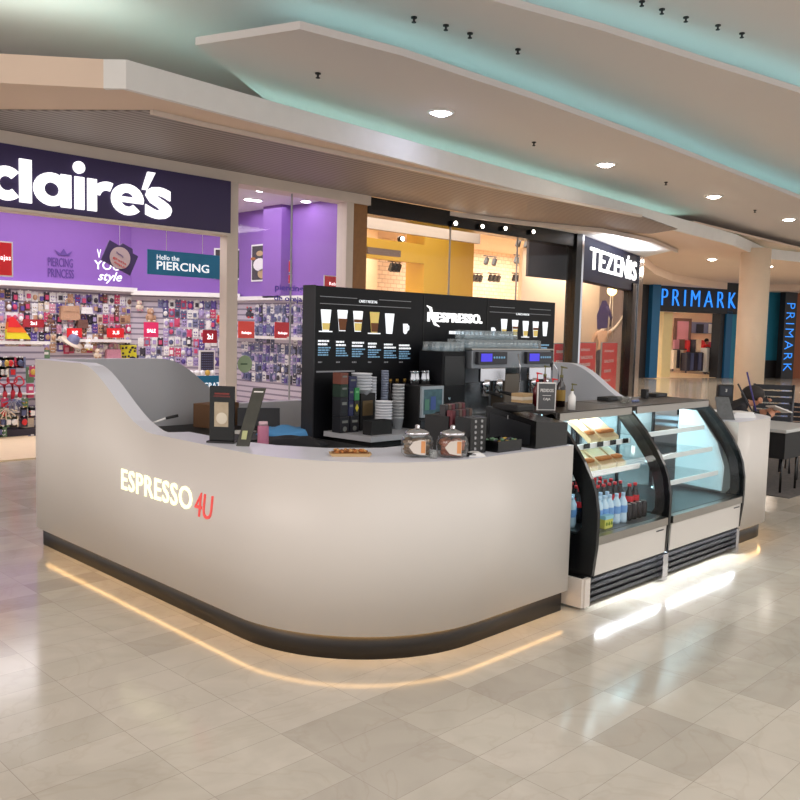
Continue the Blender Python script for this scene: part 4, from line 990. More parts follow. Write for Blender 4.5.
# ---- glass display cases
PROF = [(3.219, 1.234), (3.142, 1.159), (3.065, 1.078), (3.013, 1.01), (2.962, .943), (2.902, .842), (2.867, .752), (2.845, .633), (2.843, .524), (2.847, .40), (2.869, .215)]
def inner_prof(w): 
    out = []
    for i, (y, z) in enumerate(PROF[:9]):
        a = PROF[max(i-1, 0)]; b = PROF[min(i+1, 10)]; dy, dz = b[0]-a[0], b[1]-a[1]; L = math.hypot(dy, dz)
        out.append((y - dz/L*w, z + dy/L*w))
    return out
INN = inner_prof(.115); INN[0] = (3.33, 1.20)
GL = inner_prof(.02)
def display_case(label, x0, x1, lf, rf, sidepanel):
    t = thing('display_case', label, 'display case', ((x0+x1)/2, 3.25, 0))
    B = lambda mb, n, m=None, par=t: mb.build(n, par, m, world=True)
    # fins
    for nm, xa, on in (('side_frame', x0, lf), ('side_frame', x1-.03, rf)):
        if not on: continue
        outline = PROF + [(3.0, .2), (3.0, .46)] + INN[::-1]
        B(MB().prism(outline, xa, xa+.03, 'yz'), nm, black_m)
        B(MB().prism(INN[::1] + [(2.99, .45), (3.66, .45), (3.68, 1.2)], xa+.012, xa+.016, 'yz'), 'side_glass', caseglass)
        B(MB().box(xa, xa+.03, 3.0, 3.7, .2, .46), 'side_panel', black_m)
    B(MB().box(x0+.03, x1-.03, 2.875, 3.7, .2, .455), 'lower_body', blackmat)
    B(MB().prism([(PROF[9][0]+.012, .412), (PROF[10][0]-.002, .215), (2.88, .215), (2.872, .412)], x0+.03, x1-.03, 'yz'), 'front_panel', panel_m)
    B(MB().box(x0+.03, x1-.03, 2.848, 2.9, .418, .472), 'front_bumper', steel)
    B(MB().box(x0+.03, x1-.03, 2.9, 3.68, .455, .475), 'deck', mat('deck_steel', (92, 96, 98), .3, .8))
    pts = GL; mb = MB()
    for (a, b) in zip(pts, pts[1:]):
        mb.add([(x0+.03, a[0], a[1]), (x1-.03, a[0], a[1]), (x1-.03, b[0], b[1]), (x0+.03, b[0], b[1])], [(0, 1, 2, 3)], None, True)
    mb.add([(x0+.03, pts[-1][0], pts[-1][1]), (x1-.03, pts[-1][0], pts[-1][1]), (x1-.03, 2.875, .472), (x0+.03, 2.875, .472)], [(0, 1, 2, 3)])
    B(mb, 'curved_glass', caseglass)
    tf = B(MB().box(x0, x1, 3.19, 3.30, 1.205, 1.24).box(x0, x1, 3.30, 3.7, 1.222, 1.24), 'top_frame', mat('case_top_dark', (52, 48, 46), .4, .4))
    B(MB().box(x0+.03, x1-.03, 3.178, 3.189, 1.185, 1.235), 'front_rail', steel)
    B(MB().box(x0+.05, x1-.05, 3.31, 3.34, 1.205, 1.2195), 'light_tube', 'case_led', tf)
    for k in range(3):
        xx = x0+.03+(x1-x0-.09)*k/2
        B(MB().box(xx, xx+.03, 3.66, 3.7, .475, 1.222), 'rear_post', dsteel)
    B(MB().box(x0+.03, x1-.03, 3.675, 3.681, .475, 1.222), 'rear_glass', rearglass)
    B(MB().box(x0+.01, x1-.01, 2.93, 3.6, .012, .2), 'plinth', blackmat)
    lv = MB()
    for k in range(4): lv.box(x0+.03, x1-.03, 2.905, 2.935, .03+.042*k, .052+.042*k)
    B(lv, 'louvre_grille', dsteel)
    if sidepanel: B(MB().prism([(3.0, .5), (3.42, .52), (3.4, 1.15), (3.25, 1.15), (3.06, .9), (2.99, .7)], x1-.10, x1-.085, 'yz'), 'inner_side_panel', mat('inner_white', (225, 238, 240), .5))
    return t, B
X0, X1, X2 = 4.66, 5.626, 6.90
case1, B1 = display_case('left glass display case with drinks and sandwiches inside', X0, X1+.015, True, True, False)
case2, B2 = display_case('right glass display case with empty lit shelves', X1+.03, X2, False, True, True)
def case_shelf(B, t, x0, x1, yf, z, m=white_m):
    s = B(MB().box(x0+.05, x1-.06, yf, 3.60, z-.006, z+.002), 'shelf', caseglass if m is None else clear)
    B(MB().box(x0+.05, x1-.06, yf-.012, yf, z-.022, z+.014), 'shelf_rail', m, s)
    B(MB().box(x0+.08, x1-.09, yf+.012, yf+.03, z-.02, z-.008), 'light_tube', 'case_led', s)
    return s
for yf, z in ((3.17, 1.022), (3.09, .85), (3.03, .66)): case_shelf(B2, case2, X1+.03, X2-.07, yf, z)
for yf, z in ((3.17, 1.0), (3.08, .825)): case_shelf(B1, case1, X0, X1, yf, z)
# feet
for (x, w), lab in (((5.57, .075), 0), ((6.80, .05), 0)):
    B = B1 if x < 5.6 else B2
    B(MB().box(x, x+w, 2.85, 2.9, .012, .205), 'foot', chrome)
B1(MB().box(4.575, 4.60, 2.885, 3.10, .02, .205).box(4.60, 4.66, 2.875, 2.90, .02, .205) , 'foot_cover', mat('foot_white', (214, 204, 194), .4))
B1(MB().box(4.7, 5.55, 2.885, 2.9, .1975, .1995), 'under_light', 'white_led'); B2(MB().box(5.66, 6.78, 2.885, 2.9, .1975, .1995), 'under_light', 'white_led')
for (x0_, x1_, B) in ((X0, X1, B1), (X1+.03, X2, B2)):
    B(MB().box(x1_-.16, x1_-.06, 2.856, 2.862, .385, .393), 'nameplate', dsteel)
# shelf price tags
for k in range(4):
    x = 4.95+.17*k; tg = tag(MB().box(0, .07, 0, .006, 0, .034, black_m).build('price_tag'), 'small black price tag clipped in the row on the upper shelf rail', 'price tag', 'black price tags on the upper case shelf'); tg.location = (x, 3.148, .984)
# sandwich boxes
def sbox(label, x, yf, z, w, grp=None):
    t = thing('sandwich_box', label, 'food box', (x, yf, z))
    p = [(0, 0.0), (.02, .0), (.20, .13), (.18, .145), (0, .03)]
    MB().prism(p, -w/2, w/2, 'yz', tan_m).build('box', t)
    MB().add([(-w*.42, .006, .033), (w*.42, .006, .033), (w*.42, .165, .138), (-w*.42, .165, .138)], [(0, 1, 2, 3)], mat('box_window', (190, 176, 140), .25, var=.25, scale=40)).build('window_film', t)
    mb = MB(); r = random.Random(int(x*100))
    for i in range(max(2, int(w/.035))):
        mb.ball((-w*.38+w*.76*(i+.5)/max(2, int(w/.035)), .05, .068), (.019, .04, .016), brown_m, 8, 6)
    mb.build('bread', t); return t
sbox('narrow sandwich box on the upper shelf, left of its wide neighbour', 5.16, 3.2, 1.004, .10)
sbox('wide sandwich box with a clear window on the upper case shelf', 5.36, 3.2, 1.004, .24)
sbox('narrow sandwich box at the left end of the lower shelf', 5.02, 3.11, .829, .11)
sbox('wide sandwich box in the middle of the lower shelf', 5.21, 3.11, .829, .2)
sbox('narrow sandwich box at the right end of the lower shelf', 5.385, 3.11, .829, .11)
# drinks
def bottle_proto(name, label, cat, grp, prof, m, capm, lab=None, labr=None):
    t = thing(name, label, cat, (0, 0, 0), 0, grp)
    MB().lathe(prof, (0, 0, 0), None, 16).build('bottle_body', t, m)
    h = prof[-1][1]; MB().cyl((0, 0, h-.004), .0135, .02, None, 12).build('cap', t, capm)
    if lab: MB().lathe([(labr, lab[0]), (labr, lab[1])], (0, 0, 0), None, 16).build('bottle_label', t, lab[2])
    return t
water_m = mat('water_plastic', (206, 226, 242), .15, spec=.8, var=.06); cola_m = mat('cola_glass', (28, 14, 14), .12, spec=.8)
wp = bottle_proto('water_bottle', 'clear blue water bottle in the front row of the left case', 'bottle', 'small water bottles', [(.001, 0), (.03, .0), (.031, .02), (.029, .06), (.031, .1), (.03, .14), (.014, .175), (.012, .19)], water_m, mat('cap_blue', (190, 215, 240), .4), (.07, .12, mat('label_blue', (120, 165, 220), .5)), .0318)
cp = bottle_proto('cola_bottle', 'dark cola bottle with a red cap in the back rows of the left case', 'bottle', 'cola bottles', [(.001, 0), (.029, 0), (.031, .03), (.027, .07), (.031, .11), (.03, .14), (.014, .19), (.012, .215)], cola_m, red_m, (.105, .145, red_m), .0325)
deckz = .4755
first = True
for (x, y) in [(4.84, 3.02), (4.85, 3.16), (4.92, 3.00), (4.99, 3.0), (5.06, 3.0), (5.13, 2.99), (5.20, 2.98), (4.93, 3.08), (5.0, 3.08), (5.07, 3.08), (5.14, 3.07), (4.78, 3.12), (4.78, 3.22), (4.86, 3.26)]:
    if first: wp.location = (x, y, deckz); first = False
    else: dup(wp, (x, y, deckz))
first = True
for y, xs in ((3.17, 8), (3.26, 8), (3.35, 8)):
    for k in range(xs):
        x = 4.95+.076*k+(.02 if y > 3.2 else 0)
        if first: cp.location = (x, y, deckz); first = False
        else: dup(cp, (x, y, deckz))
for k in range(2): dup(cp, (5.42+.08*k, 3.06, deckz), label='dark cola bottle with a red label standing apart at the right end of the drinks')
for k in range(4):
    t = thing('drinks_can', 'dark drinks can in the short row before the cola bottles', 'can', (5.28+.07*k, 2.985, deckz), 0, 'dark cans in the left case')
    MB().lathe([(.001, 0), (.024, 0), (.028, .008), (.028, .1), (.023, .112), (.001, .112)], (0, 0, 0), mat('can_dark', (54, 46, 48), .25, .6), 16).build('can_body', t)
    MB().cyl((0, 0, .112), .02, .003, steel, 12).build('lid', t)
for i, (x, y, lab) in enumerate(((4.81, 2.975, 'yellow and blue juice carton pack beside the curved frame of the left case'), (4.94, 2.945, 'yellow green juice carton pack in front of the water bottles'))):
    t = thing('juice_pack', lab, 'juice pack', (x, y, deckz))
    MB().bbox(-.05, .05, -.02, .03, 0, .085, .006, mat('juice_yellow', (206, 200, 90), .5)).build('carton', t)
    MB().box(-.051, .051, -.022, .031, .065, .088, mat('juice_blue', (150, 200, 215), .5)).build('carton_top', t)
    for k in range(3): MB().ball((-.03+.03*k, -.021, .035), (.011, .004, .013), mat('juice_green', (120, 140, 40), .5), 8, 6).build('fruit_print', t)

# ---- menu board
BY = 5.15
bx0 = at(316, 285, 1, BY).x; bx1 = at(555.3, 303, 1, BY).x; bz = 2.088
bd = thing('menu_board', 'big black menu wall with a lit coffee brand name and pictures of drinks', 'menu board', ((bx0+bx1)/2, BY, 0))
MB().box(bx0, bx1, BY, BY+.14, 0.02, bz).build('board_body', bd, board_m, world=True)
MB().box(bx0-.012, bx0, BY, BY+.145, 0.02, bz+.005).build('side_edge', bd, mat('board_edge', (40, 40, 44), .5), world=True)
for px in (423.5, 487): x = at(px, 320, 1, BY).x; MB().box(x-.004, x+.004, BY-.004, BY, .9, bz).build('panel_seam', bd, mat('seam', (6, 6, 8), .5), world=True)
def bp(px, py): return at(px, py, 1, BY)
def hl(p0, p1, m='print_white', th=.006, name='printed_line'):
    a, b = bp(*p0), bp(*p1); MB().prism([(a.x, a.z), (b.x, b.z), (b.x, b.z+th), (a.x, a.z+th)], BY-.003, BY-.0005, 'xz', m).build(name, bd, world=True)
hz = bp(320, 296.5).z
def hline(pxa, pxb, z, m='print_white', th=.005):
    a, b = bp(pxa, 300).x, bp(pxb, 300).x; MB().box(a, b, BY-.003, BY-.0005, z, z+th, m).build('printed_line', bd, world=True)
mat('line_grey', (150, 152, 158), .6)
for a, b, z in ((320, 357, hz), (379, 411, hz), (320, 411, hz-.055), (490, 515, hz), (530, 551, hz), (490, 551, hz-.05)): hline(a, b, z, 'line_grey', .005)
hline(317.5, 356, bp(317.5, 372.5).z, 'line_grey', .012); hline(529, 548, bp(529, 367).z, 'line_grey', .012)
def btext(s, p, px1, h, m='print_white', bold=0., nm='lettering', **k):
    a = bp(*p); b = bp(px1, p[1]); text(nm, s, m, (a.x, BY-.0005, a.z), X_, Z_, b.x-a.x, h, bd, depth=.003, bold=bold, **k)
btext('CAFES Y RECETAS', (359, 302.5), 377, .022); btext('CAFES FRIOS', (516, 315), 529, .02)
# brand name: lit letters with a halo tail on the first letter
a = bp(427, 322); b = bp(478.5, 326); zl = bp(450, 322.5).z
text('lit_brand_letters', 'NESPRESSO', 'letter_white', (a.x, BY-.001, zl), X_, Z_, b.x-a.x, .085, bd, depth=.02, bold=.015, spacing=1.08)
MB().tube([(a.x-.02, BY-.012, zl+.14), (a.x+.03, BY-.012, zl+.12), (a.x+.05, BY-.012, zl+.05), (a.x+.09, BY-.012, zl-.02), (a.x+.15, BY-.012, zl-.04)], [.004, .013, .014, .012, .004], 'letter_white', 6).build('lit_brand_swash', bd, world=True)
q = bp(479.5, 325); MB().box(b.x+.01, b.x+.03, BY-.02, BY-.001, zl, zl+.02, 'letter_white').build('lit_brand_dot', bd, world=True)
btext('What else would you like today', (449, 336), 482, .03, 'print_white', .01) if False else None
mb = MB(); a = bp(449, 334)
rr = random.Random(2)
x = a.x
while x < bp(482, 334).x:
    w = rr.uniform(.015, .05); mb.box(x, x+w, BY-.003, BY-.0005, a.z, a.z+.028, 'print_white'); x += w+.008
mb.build('small_print', bd, world=True)
def drink(px, ytop, ybot, kind):
    p = bp(px, ybot); z1 = bp(px, ytop).z; h = z1-p.z; w = h*.30; x = p.x; y0, y1 = BY-.004, BY-.0005
    def pr(pts, m, nm, d=0, par=None): return MB().prism([(x+a, p.z+b) for a, b in pts], y0-.002*d, y1-.002*d, 'xz', m).build(nm, par or bd, world=True)
    if kind == 'cup':
        g = pr([(-w*.9, h*.85), (-w*.75, h*.15), (-w*.3, 0), (w*.3, 0), (w*.75, h*.15), (w*.9, h*.85)], 'print_white', 'drink_picture')
        pr([(w*.8, h*.75), (w*1.5, h*.7), (w*1.5, h*.35), (w*.75, h*.25), (w*.8, h*.38), (w*1.2, h*.42), (w*1.2, h*.6), (w*.85, h*.62)], 'print_white', 'picture_handle', 0); return
    lev = dict(a=(.4, 'print_white', 'print_cream'), b=(.5, 'print_white', 'print_coffee'), c=(.45, 'print_white', 'print_cream'), d=(.5, 'print_cream', 'print_coffee'), e=(.45, 'print_white', 'print_white'))[kind]
    def wd(t): return w*(.62+.38*t)
    g = pr([(-wd(0), 0.06*h), (wd(0), .06*h), (wd(1), h), (-wd(1), h)], lev[1], 'drink_picture')
    pr([(-wd(.1)*.92, .1*h), (wd(.1)*.92, .1*h), (wd(lev[0])*.95, lev[0]*h), (-wd(lev[0])*.95, lev[0]*h)], lev[2], 'picture_layer', 1)
    if kind in 'cb': pr([(-wd(.5), .48*h), (wd(.5), .48*h), (wd(.6), .62*h), (-wd(.6), .62*h)], 'print_coffee', 'picture_layer', 2)
    if kind in 'ad': pr([(-w*1.3, 0), (w*1.3, 0), (w*1.3, .05*h), (-w*1.3, .05*h)], 'print_white', 'picture_saucer', 0)
for px, y0, y1, kd in ((325.5, 309.5, 332, 'a'), (342, 310, 332.5, 'b'), (357.5, 311, 333, 'c'), (374, 312, 334, 'd'), (389, 313.5, 335, 'e'), (405, 322, 334, 'cup'), (492.5, 326, 336, 'cup'), (503.5, 319, 336, 'a'), (514.5, 320, 337, 'c'), (525, 321, 337.5, 'a'), (535, 321.5, 338, 'c'), (544.5, 322, 337, 'e')): drink(px, y0, y1, kd)
def lines(px, py, w_px, n, m, lh, seed):
    r = random.Random(seed); a = bp(px, py); w = bp(px+w_px, py).x-a.x; mb = MB()
    for i in range(n):
        x = a.x; z = a.z-i*lh; end = a.x+w*r.uniform(.6, 1)
        while x < end:
            q = r.uniform(.012, .035); mb.box(x, min(x+q, end), BY-.003, BY-.0005, z-lh*.55, z, m); x += q+.006
    mb.build('small_print', bd, world=True)
for i, px in enumerate((318, 336, 352, 368, 384, 399)):
    lines(px, 340+i*.9, 12, 2, 'print_white', .026, i); lines(px, 347+i*.8, 13, 4, 'print_blue', .019, i+20); lines(px, 361.5, 5, 1, 'line_grey', .02, i+40)
for i, px in enumerate((521, 531, 541)):
    lines(px, 343+i*.6, 8, 3, 'print_blue', .03, i+60); lines(px, 350+i*.6, 9, 4, 'print_blue', .022, i+70); lines(px+1, 360, 4, 1, 'line_grey', .02, i+80)

# ---- back counter of the bar
bc = thing('bar_counter', 'dark bar counter with a pale worktop along the menu wall', 'counter', (5.8, 4.9, 0))
MB().prism([(4.34, 4.62), (7.4, 4.62), (7.4, 5.125), (4.3, 5.125)], .91, .95, 'xy').build('worktop', bc, mat('worktop_grey', (176, 178, 184), .35), world=True)
MB().box(4.40, 7.4, 4.68, 5.12, 0, .91).build('cabinet_body', bc, blackmat, world=True)
for k in range(3):
    d = MB().box(4.43+k*.98, 5.36+k*.98, 4.66, 4.68, .1, .86).build('door', bc, black_m, world=True)
    MB().box(4.5+k*.98, 5.2+k*.98, 4.63, 4.645, .78, .80).build('handle', d, chrome, world=True)
# inner black worktops
iw = thing('work_surface', 'black low work surface inside the kiosk behind the swooping wall', 'work surface', (3.2, 5.2, 0))
MB().prism([(2.79, 4.0), (3.35, 4.0), (3.4, 5.3), (4.2, 5.3), (4.2, 5.6), (4.5, 5.6), (4.5, 6.45), (2.79, 6.45)], .86, .90, 'xy').build('worktop', iw, blackmat, world=True)
MB().box(2.82, 3.3, 4.1, 6.4, .0, .86).box(3.3, 4.4, 5.7, 6.4, 0, .86).build('cabinet_body', iw, blackmat, world=True)
iw2 = thing('under_counter_fridge', 'black under-counter unit inside the kiosk behind the jars', 'fridge', (4.0, 3.9, 0))
MB().box(3.5, 4.55, 3.56, 4.0, 0, .86).build('body', iw2, blackmat, world=True); MB().box(3.48, 4.57, 3.54, 4.02, .86, .89).build('top', iw2, mat('dark_top', (44, 44, 48), .4), world=True)

# ================================================================== things on the bar counter (z .93)
BZ = .9505
def onbar(px, y=4.9): return at(px, 400, 1, y).x
# tea boxes left
for i, (x0, x1, z0, z1, m, lab) in enumerate([
    (4.30, 4.38, 1.33, 1.42, 'rustbox', 'rust brown box on top of the left box stack by the board edge'), (4.385, 4.47, 1.30, 1.39, 'navybox', 'navy box on top of the stack beside the rust brown box'),
    (4.30, 4.38, 1.23, 1.33, 'darkgreenbox', 'dark green box directly under the rust brown box'), (4.385, 4.44, 1.20, 1.30, 'navybox', 'navy box in the middle of the stack beside a bright green box'),
    (4.445, 4.50, 1.20, 1.30, 'greenbox', 'bright green box on the right edge of the tea box stack'), (4.30, 4.38, 1.08, 1.23, 'blackbox', 'black box at half height in the left column of the tea box stack'),
    (4.385, 4.44, 1.08, 1.20, 'navybox', 'navy box at half height in the middle of the tea box stack'), (4.445, 4.50, 1.08, 1.20, 'yellowbox', 'dark box with a yellow diamond label under the bright green box'),
    (4.30, 4.40, .951, 1.08, 'blackbox', 'black box at the bottom left of the tea box stack'), (4.405, 4.50, .951, 1.08, 'blackbox', 'black box with a pale tag at the bottom right of the tea box stack')]):
    cols = dict(rustbox=(118, 66, 52), navybox=(34, 38, 78), darkgreenbox=(30, 52, 40), greenbox=(50, 140, 80), blackbox=(24, 26, 34), yellowbox=(40, 42, 40))
    t = thing('tea_box', lab, 'box', ((x0+x1)/2, 4.98, z0)); w = x1-x0-.004; h = z1-z0-.001
    MB().bbox(-w/2, w/2, -.05, .05, 0, h, .003, mat(m, cols[m], .5)).build('carton', t)
    lm = 'letter_' if False else {'yellowbox': mat('lab_yellow', (216, 200, 60), .5), 'greenbox': mat('lab_green', (110, 190, 130), .5)}.get(m, mat('lab_grey', (120, 124, 120), .5))
    MB().prism([(0, h*.25), (w*.35, h*.5), (0, h*.78), (-w*.35, h*.5)] if m == 'yellowbox' else [(-w*.3, h*.6), (w*.3, h*.6), (w*.3, h*.75), (-w*.3, h*.75)], -.052, -.05, 'xz', lm).build('box_label', t)
    if m == 'blackbox' and z0 < 1: MB().cyl((0, -.052, .03), .02, .002, mat('lab_grey', (120, 124, 120), .5), 12, axis='y').build('round_seal', t)
paper = mat('cup_paper', (232, 234, 240), .6, var=.03); paper2 = mat('cup_bluegrey', (150, 158, 178), .5)
def cupstack(label, x, y, r, n, step, h0, m, z=BZ, up=True):
    t = thing('cup_stack', label, 'cup stack', (x, y, z)); zz = 0
    for k in range(n):
        c = MB(); c.lathe([(r*.72, zz), (r, zz+h0), (r*1.06, zz+h0), (r*1.06, zz+h0+.008), (r*.93, zz+h0+.008), (r*.68, zz+.012)], (0, 0, 0), None, 20)
        if k == 0 or k == n-1: c.lathe([(.001, zz+.004), (r*.72, zz)], (0, 0, 0), None, 20)
        c.build('paper_cup', t, m); zz += step
    return t
cupstack('wide white cup stack raised on the dark box beside the tea boxes', 4.60, 5.02, .08, 6, .024, .05, paper, z=1.23)
cupstack('wide white cup stack standing behind the black tray', 4.68, 4.84, .066, 9, .022, .06, paper)
cupstack('narrow white paper cup stack rising behind the wide stack', 4.74, 5.04, .032, 15, .024, .08, paper)
cupstack('very tall blue grey cup tube beside the narrow white cups', 4.82, 4.98, .03, 20, .02, .09, paper2)
cupstack('tall pale grey cup stack with dark bottles behind it', 4.90, 4.90, .048, 11, .027, .09, mat('cup_greige', (196, 198, 200), .6))
t = thing('box_riser', 'dark riser box carrying the wide stack of cups beside the tea boxes', 'box', (4.61, 5.03, BZ)); MB().bbox(-.07, .09, -.07, .07, 0, .2993, .004, blackmat).build('body', t); MB().box(-.05, .06, -.073, -.07, .12, .24, mat('label_amber', (96, 78, 48), .6)).build('front_label', t)
t = thing('napkin_tray', 'black open tray standing on the corner of the bar worktop', 'tray', (4.53, 4.74, BZ))
MB().box(-.12, .1, -.05, -.045, 0, .11).box(-.12, .1, .045, .05, 0, .11).box(-.12, -.115, -.045, .045, 0, .11).box(.095, .1, -.045, .045, 0, .11).box(-.115, .095, -.045, .045, 0, .006).build('tray_body', t, blackmat)
def bottle(label, x, y, z, h, r, m, capm, pump=False, cat='bottle', name='syrup_bottle', lab=None):
    t = thing(name, label, cat, (x, y, z))
    MB().lathe([(.001, 0), (r, 0), (r, h*.62), (r*.4, h*.76), (r*.36, h*.88)], (0, 0, 0), m, 18).build('bottle_body', t)
    if lab: MB().lathe([(r*1.02, h*.18), (r*1.02, h*.5)], (0, 0, 0), lab, 18).build('bottle_label', t)
    MB().cyl((0, 0, h*.87), r*.42, h*.08, capm, 12).build('cap', t)
    if pump:
        MB().cyl((0, 0, h*.95), r*.14, h*.22, capm, 8).build('pump_stem', t)
        MB().tube([(r*1.5, -r*.4, h*1.15), (0, 0, h*1.18), (-r*.3, 0, h*1.19)], [r*.13, r*.22, r*.2], capm, 8).build('pump_nozzle', t)
    return t
for i, x in enumerate((4.98, 5.06, 5.15)):
    bottle(('short dark bottle with a brass cap, first behind the tall cup stack', 'short dark bottle with a brass cap, in the middle behind the milk cooler', 'dark bottle with a brass cap beside the black tower')[i], x, 5.08, BZ, .42, .035, cola_m, mat('brass', (150, 120, 60), .4, .7))
# milk cooler / small machine
t = thing('milk_cooler', 'small milk cooler with a pale framed glass door and steel jugs on top', 'milk cooler', (5.14, 4.86, BZ))
MB().bbox(-.14, .14, -.1, .16, .0, .36, .006, blackmat).build('body', t)
dr = MB().box(-.13, .13, -.125, -.102, .1, .355).build('door', t, mat('frame_grey', (160, 170, 178), .4)); MB().box(-.11, .11, -.128, -.124, .125, .33).build('door_glass', dr, mat('cool_glass', (76, 104, 112), .2, var=.6, scale=22))
MB().box(-.03, .03, -.131, -.128, .16, .27).build('blue_print', dr, mat('print_cold', (60, 84, 150), .5)); MB().box(-.1, -.05, -.131, -.128, .16, .25).build('green_print', dr, mat('print_coldg', (80, 130, 110), .5))
MB().box(-.14, .14, -.13, -.1, .02, .08).build('drip_tray', t, dsteel)
for k in range(4):
    j = thing('steel_jug', 'small steel milk jug in the row on top of the milk cooler', 'jug', (5.04+.066*k, 4.88+.02*(k % 2), BZ+.3605), 0, 'steel jugs on the milk cooler')
    MB().lathe([(.001, 0), (.03, 0), (.028, .05), (.022, .09), (.025, .11)], (0, 0, 0), chrome, 14).build('jug_body', j); MB().tube([(.024, 0, .015), (.045, 0, .03), (.02, 0, .065)], .004, steel, 6).build('jug_handle', j)
# black tower
t = thing('coffee_grinder_tower', 'tall plain black machine tower between the milk cooler and the coffee machine', 'coffee grinder', (5.47, 4.9, BZ))
MB().bbox(-.17, .13, -.12, .16, 0, .64, .008, board_m).build('body', t); MB().box(-.15, .11, -.124, -.12, .35, .6).build('front_panel', t, black_m)
MB().cyl((-.08, -.126, .24), .014, .006, chrome, 12, axis='y').build('knob', t)
# espresso machine
midsteel = mat('mid_steel', (138, 142, 148), .4, .55)
em = thing('espresso_machine', 'large two-group espresso machine with blue displays under stacked glasses', 'espresso machine', (6.22, 4.88, BZ))
MB().bbox(-.60, .56, .02, .24, .0, .655, .01, midsteel).build('body', em)
MB().bbox(-.60, .56, -.15, .02, .49, .655, .008, midsteel).build('upper_housing', em)
MB().bbox(-.60, .66, -.2, .02, 0, .07, .006, steel).build('drip_tray', em)
MB().box(-.62, .60, -.16, .24, .655, .668).build('cup_rail', em, steel)
for i, cx in enumerate((-.36, .34)):
    MB().bbox(cx-.2, cx+.2, -.19, -.15, .53, .64, .004, dsteel).build('control_panel', em)
    d = MB().box(cx-.17, cx-.02, -.194, -.19, .555, .625).build('display', em, mat('disp_blue', (60, 50, 190), .4, emit=(70, 60, 220), es=.7))
    mb = MB()
    for k in range(5): mb.cyl((cx+.01+.035*k, -.196, .59), .01, .006, 'print_blue', 8, axis='y')
    mb.build('button', em)
    MB().bbox(cx-.17, cx+.17, -.2, -.16, .38, .5, .008, chrome).build('group_panel', em)
    for s in (-1, 1):
        gx = cx+s*.09
        MB().cyl((gx, -.18, .31), .042, .09, chrome, 20).build('group_head', em)
        pf = MB().lathe([(.001, .25), (.038, .255), (.042, .31)], (gx, -.18, 0), chrome, 18).build('portafilter', em)
        MB().tube([(gx, -.2, .29), (gx+.01, -.30, .275), (gx+.015, -.36, .265)], [.011, .016, .018], blackmat, 10).build('portafilter_handle', pf)
    MB().box(cx-.19, cx+.19, .0, .02, .08, .36).build('backsplash', em, mat('splash', (110, 114, 118), .25, .9, var=.5, scale=18))
MB().bbox(-.12, .1, -.14, .02, .1, .44, .01, mat('grinder_brown', (92, 82, 70), .4)).build('centre_panel', em)
MB().cyl((0.0, -.1, .44), .06, .1, clear, 18).build('bean_hopper', em); MB().tube([(-.02, -.2, .62), (-.03, -.24, .5), (-.025, -.23, .2)], .006, chrome, 6).build('steam_wand', em); MB().tube([(.54, -.15, .6), (.60, -.22, .45), (.6, -.22, .15)], .006, chrome, 6).build('steam_wand', em)
MB().bbox(.50, .66, -.12, .2, .07, .46, .01, mat('side_steel', (120, 124, 130), .3, .8)).build('side_housing', em)
# glasses on top
gp = tag(MB().lathe([(.026, 0), (.031, .004), (.027, .075), (.001, .078)], (0, 0, 0), None, 12).build('drinking_glass', m=frost), 'upturned drinking glass stacked in the rows above the coffee machine', 'glass', 'glasses stacked on the coffee machine')
gpos = []
tow = BZ+.6405; emz = BZ+.6685
for j, yy in enumerate((4.80, 4.87, 4.94, 5.01)):
    for k in range(23):
        x = 5.30+.062*k + (.03 if j % 2 else 0)
        if x < 5.57: gpos.append((x, yy, tow)); 
        elif 5.63 < x < 6.76: gpos.append((x, yy, emz))
        if j in (1, 2) and 5.66 < x < 6.42: gpos.append((x, yy, emz+.079))
first = True
for p in gpos:
    if p[2] == tow and not (4.8 <= p[1] <= 5.02 and 5.31 < p[0] < 5.58): continue
    if first: gp.location = p; first = False
    else:
        c = gp.copy(); C.objects.link(c); c.location = p
t = tag(MB().bbox(5.27, 5.66, 5.04, 5.1, .0, .0, .0).build('x'), 'x', 'x') if False else None
# paper napkin stack etc. on top of the case
CT = 1.2405
t = thing('napkin_stack', 'small stack of beige paper packs beside the letter board', 'napkins', (4.86, 3.62, CT)); 
for k in range(4): MB().bbox(-.06, .06, -.05, .05, .024*k, .024*k+.0235, .003, tan_m if k % 2 else mat('napkin_cream', (222, 208, 186), .7)).build('pack', t)
lb = thing('letter_board', 'small grey letter board with a white frame reading PEDIDOS and CAJA', 'sign', (4.76, 3.34, CT), math.radians(-38))
MB().bbox(-.065, .065, 0, .015, 0, .19, .003, white_m).build('frame', lb); MB().box(-.057, .057, -.004, 0, .008, .182).build('board', lb, mat('felt_grey', (88, 88, 90), .8))
text_mb('PEDIDOS', white_m, (-.045, -.0045, .125), X_, Z_, .09, .022, depth=.002, bold=.01).build('lettering', lb); text_mb('CAJA', white_m, (-.025, -.0045, .065), X_, Z_, .05, .02, depth=.002, bold=.01).build('lettering', lb)
MB().box(-.03, .03, -.0055, -.004, .1, .103, white_m).build('lettering_rule', lb)
darkred = mat('syrup_red', (92, 22, 30), .2)
bottle('dark red syrup bottle behind the letter board, leftmost of the syrup bottles', 4.98, 3.58, CT, .20, .028, darkred, red_m, True)
bottle('dark red syrup bottle with an olive pump behind the letter board', 5.10, 3.6, CT, .24, .028, darkred, mat('olive', (110, 106, 60), .5), True)
bottle('dark bottle with a yellow label and tall olive pump, beside the white pump bottle', 5.12, 3.47, CT, .24, .032, cola_m, mat('olive', (110, 106, 60), .5), True, lab=mat('lab_gold', (150, 120, 50), .5))
bottle('dark red syrup bottle with a red pump between the letter board and the pump bottles', 5.0, 3.46, CT, .17, .028, darkred, red_m, True)
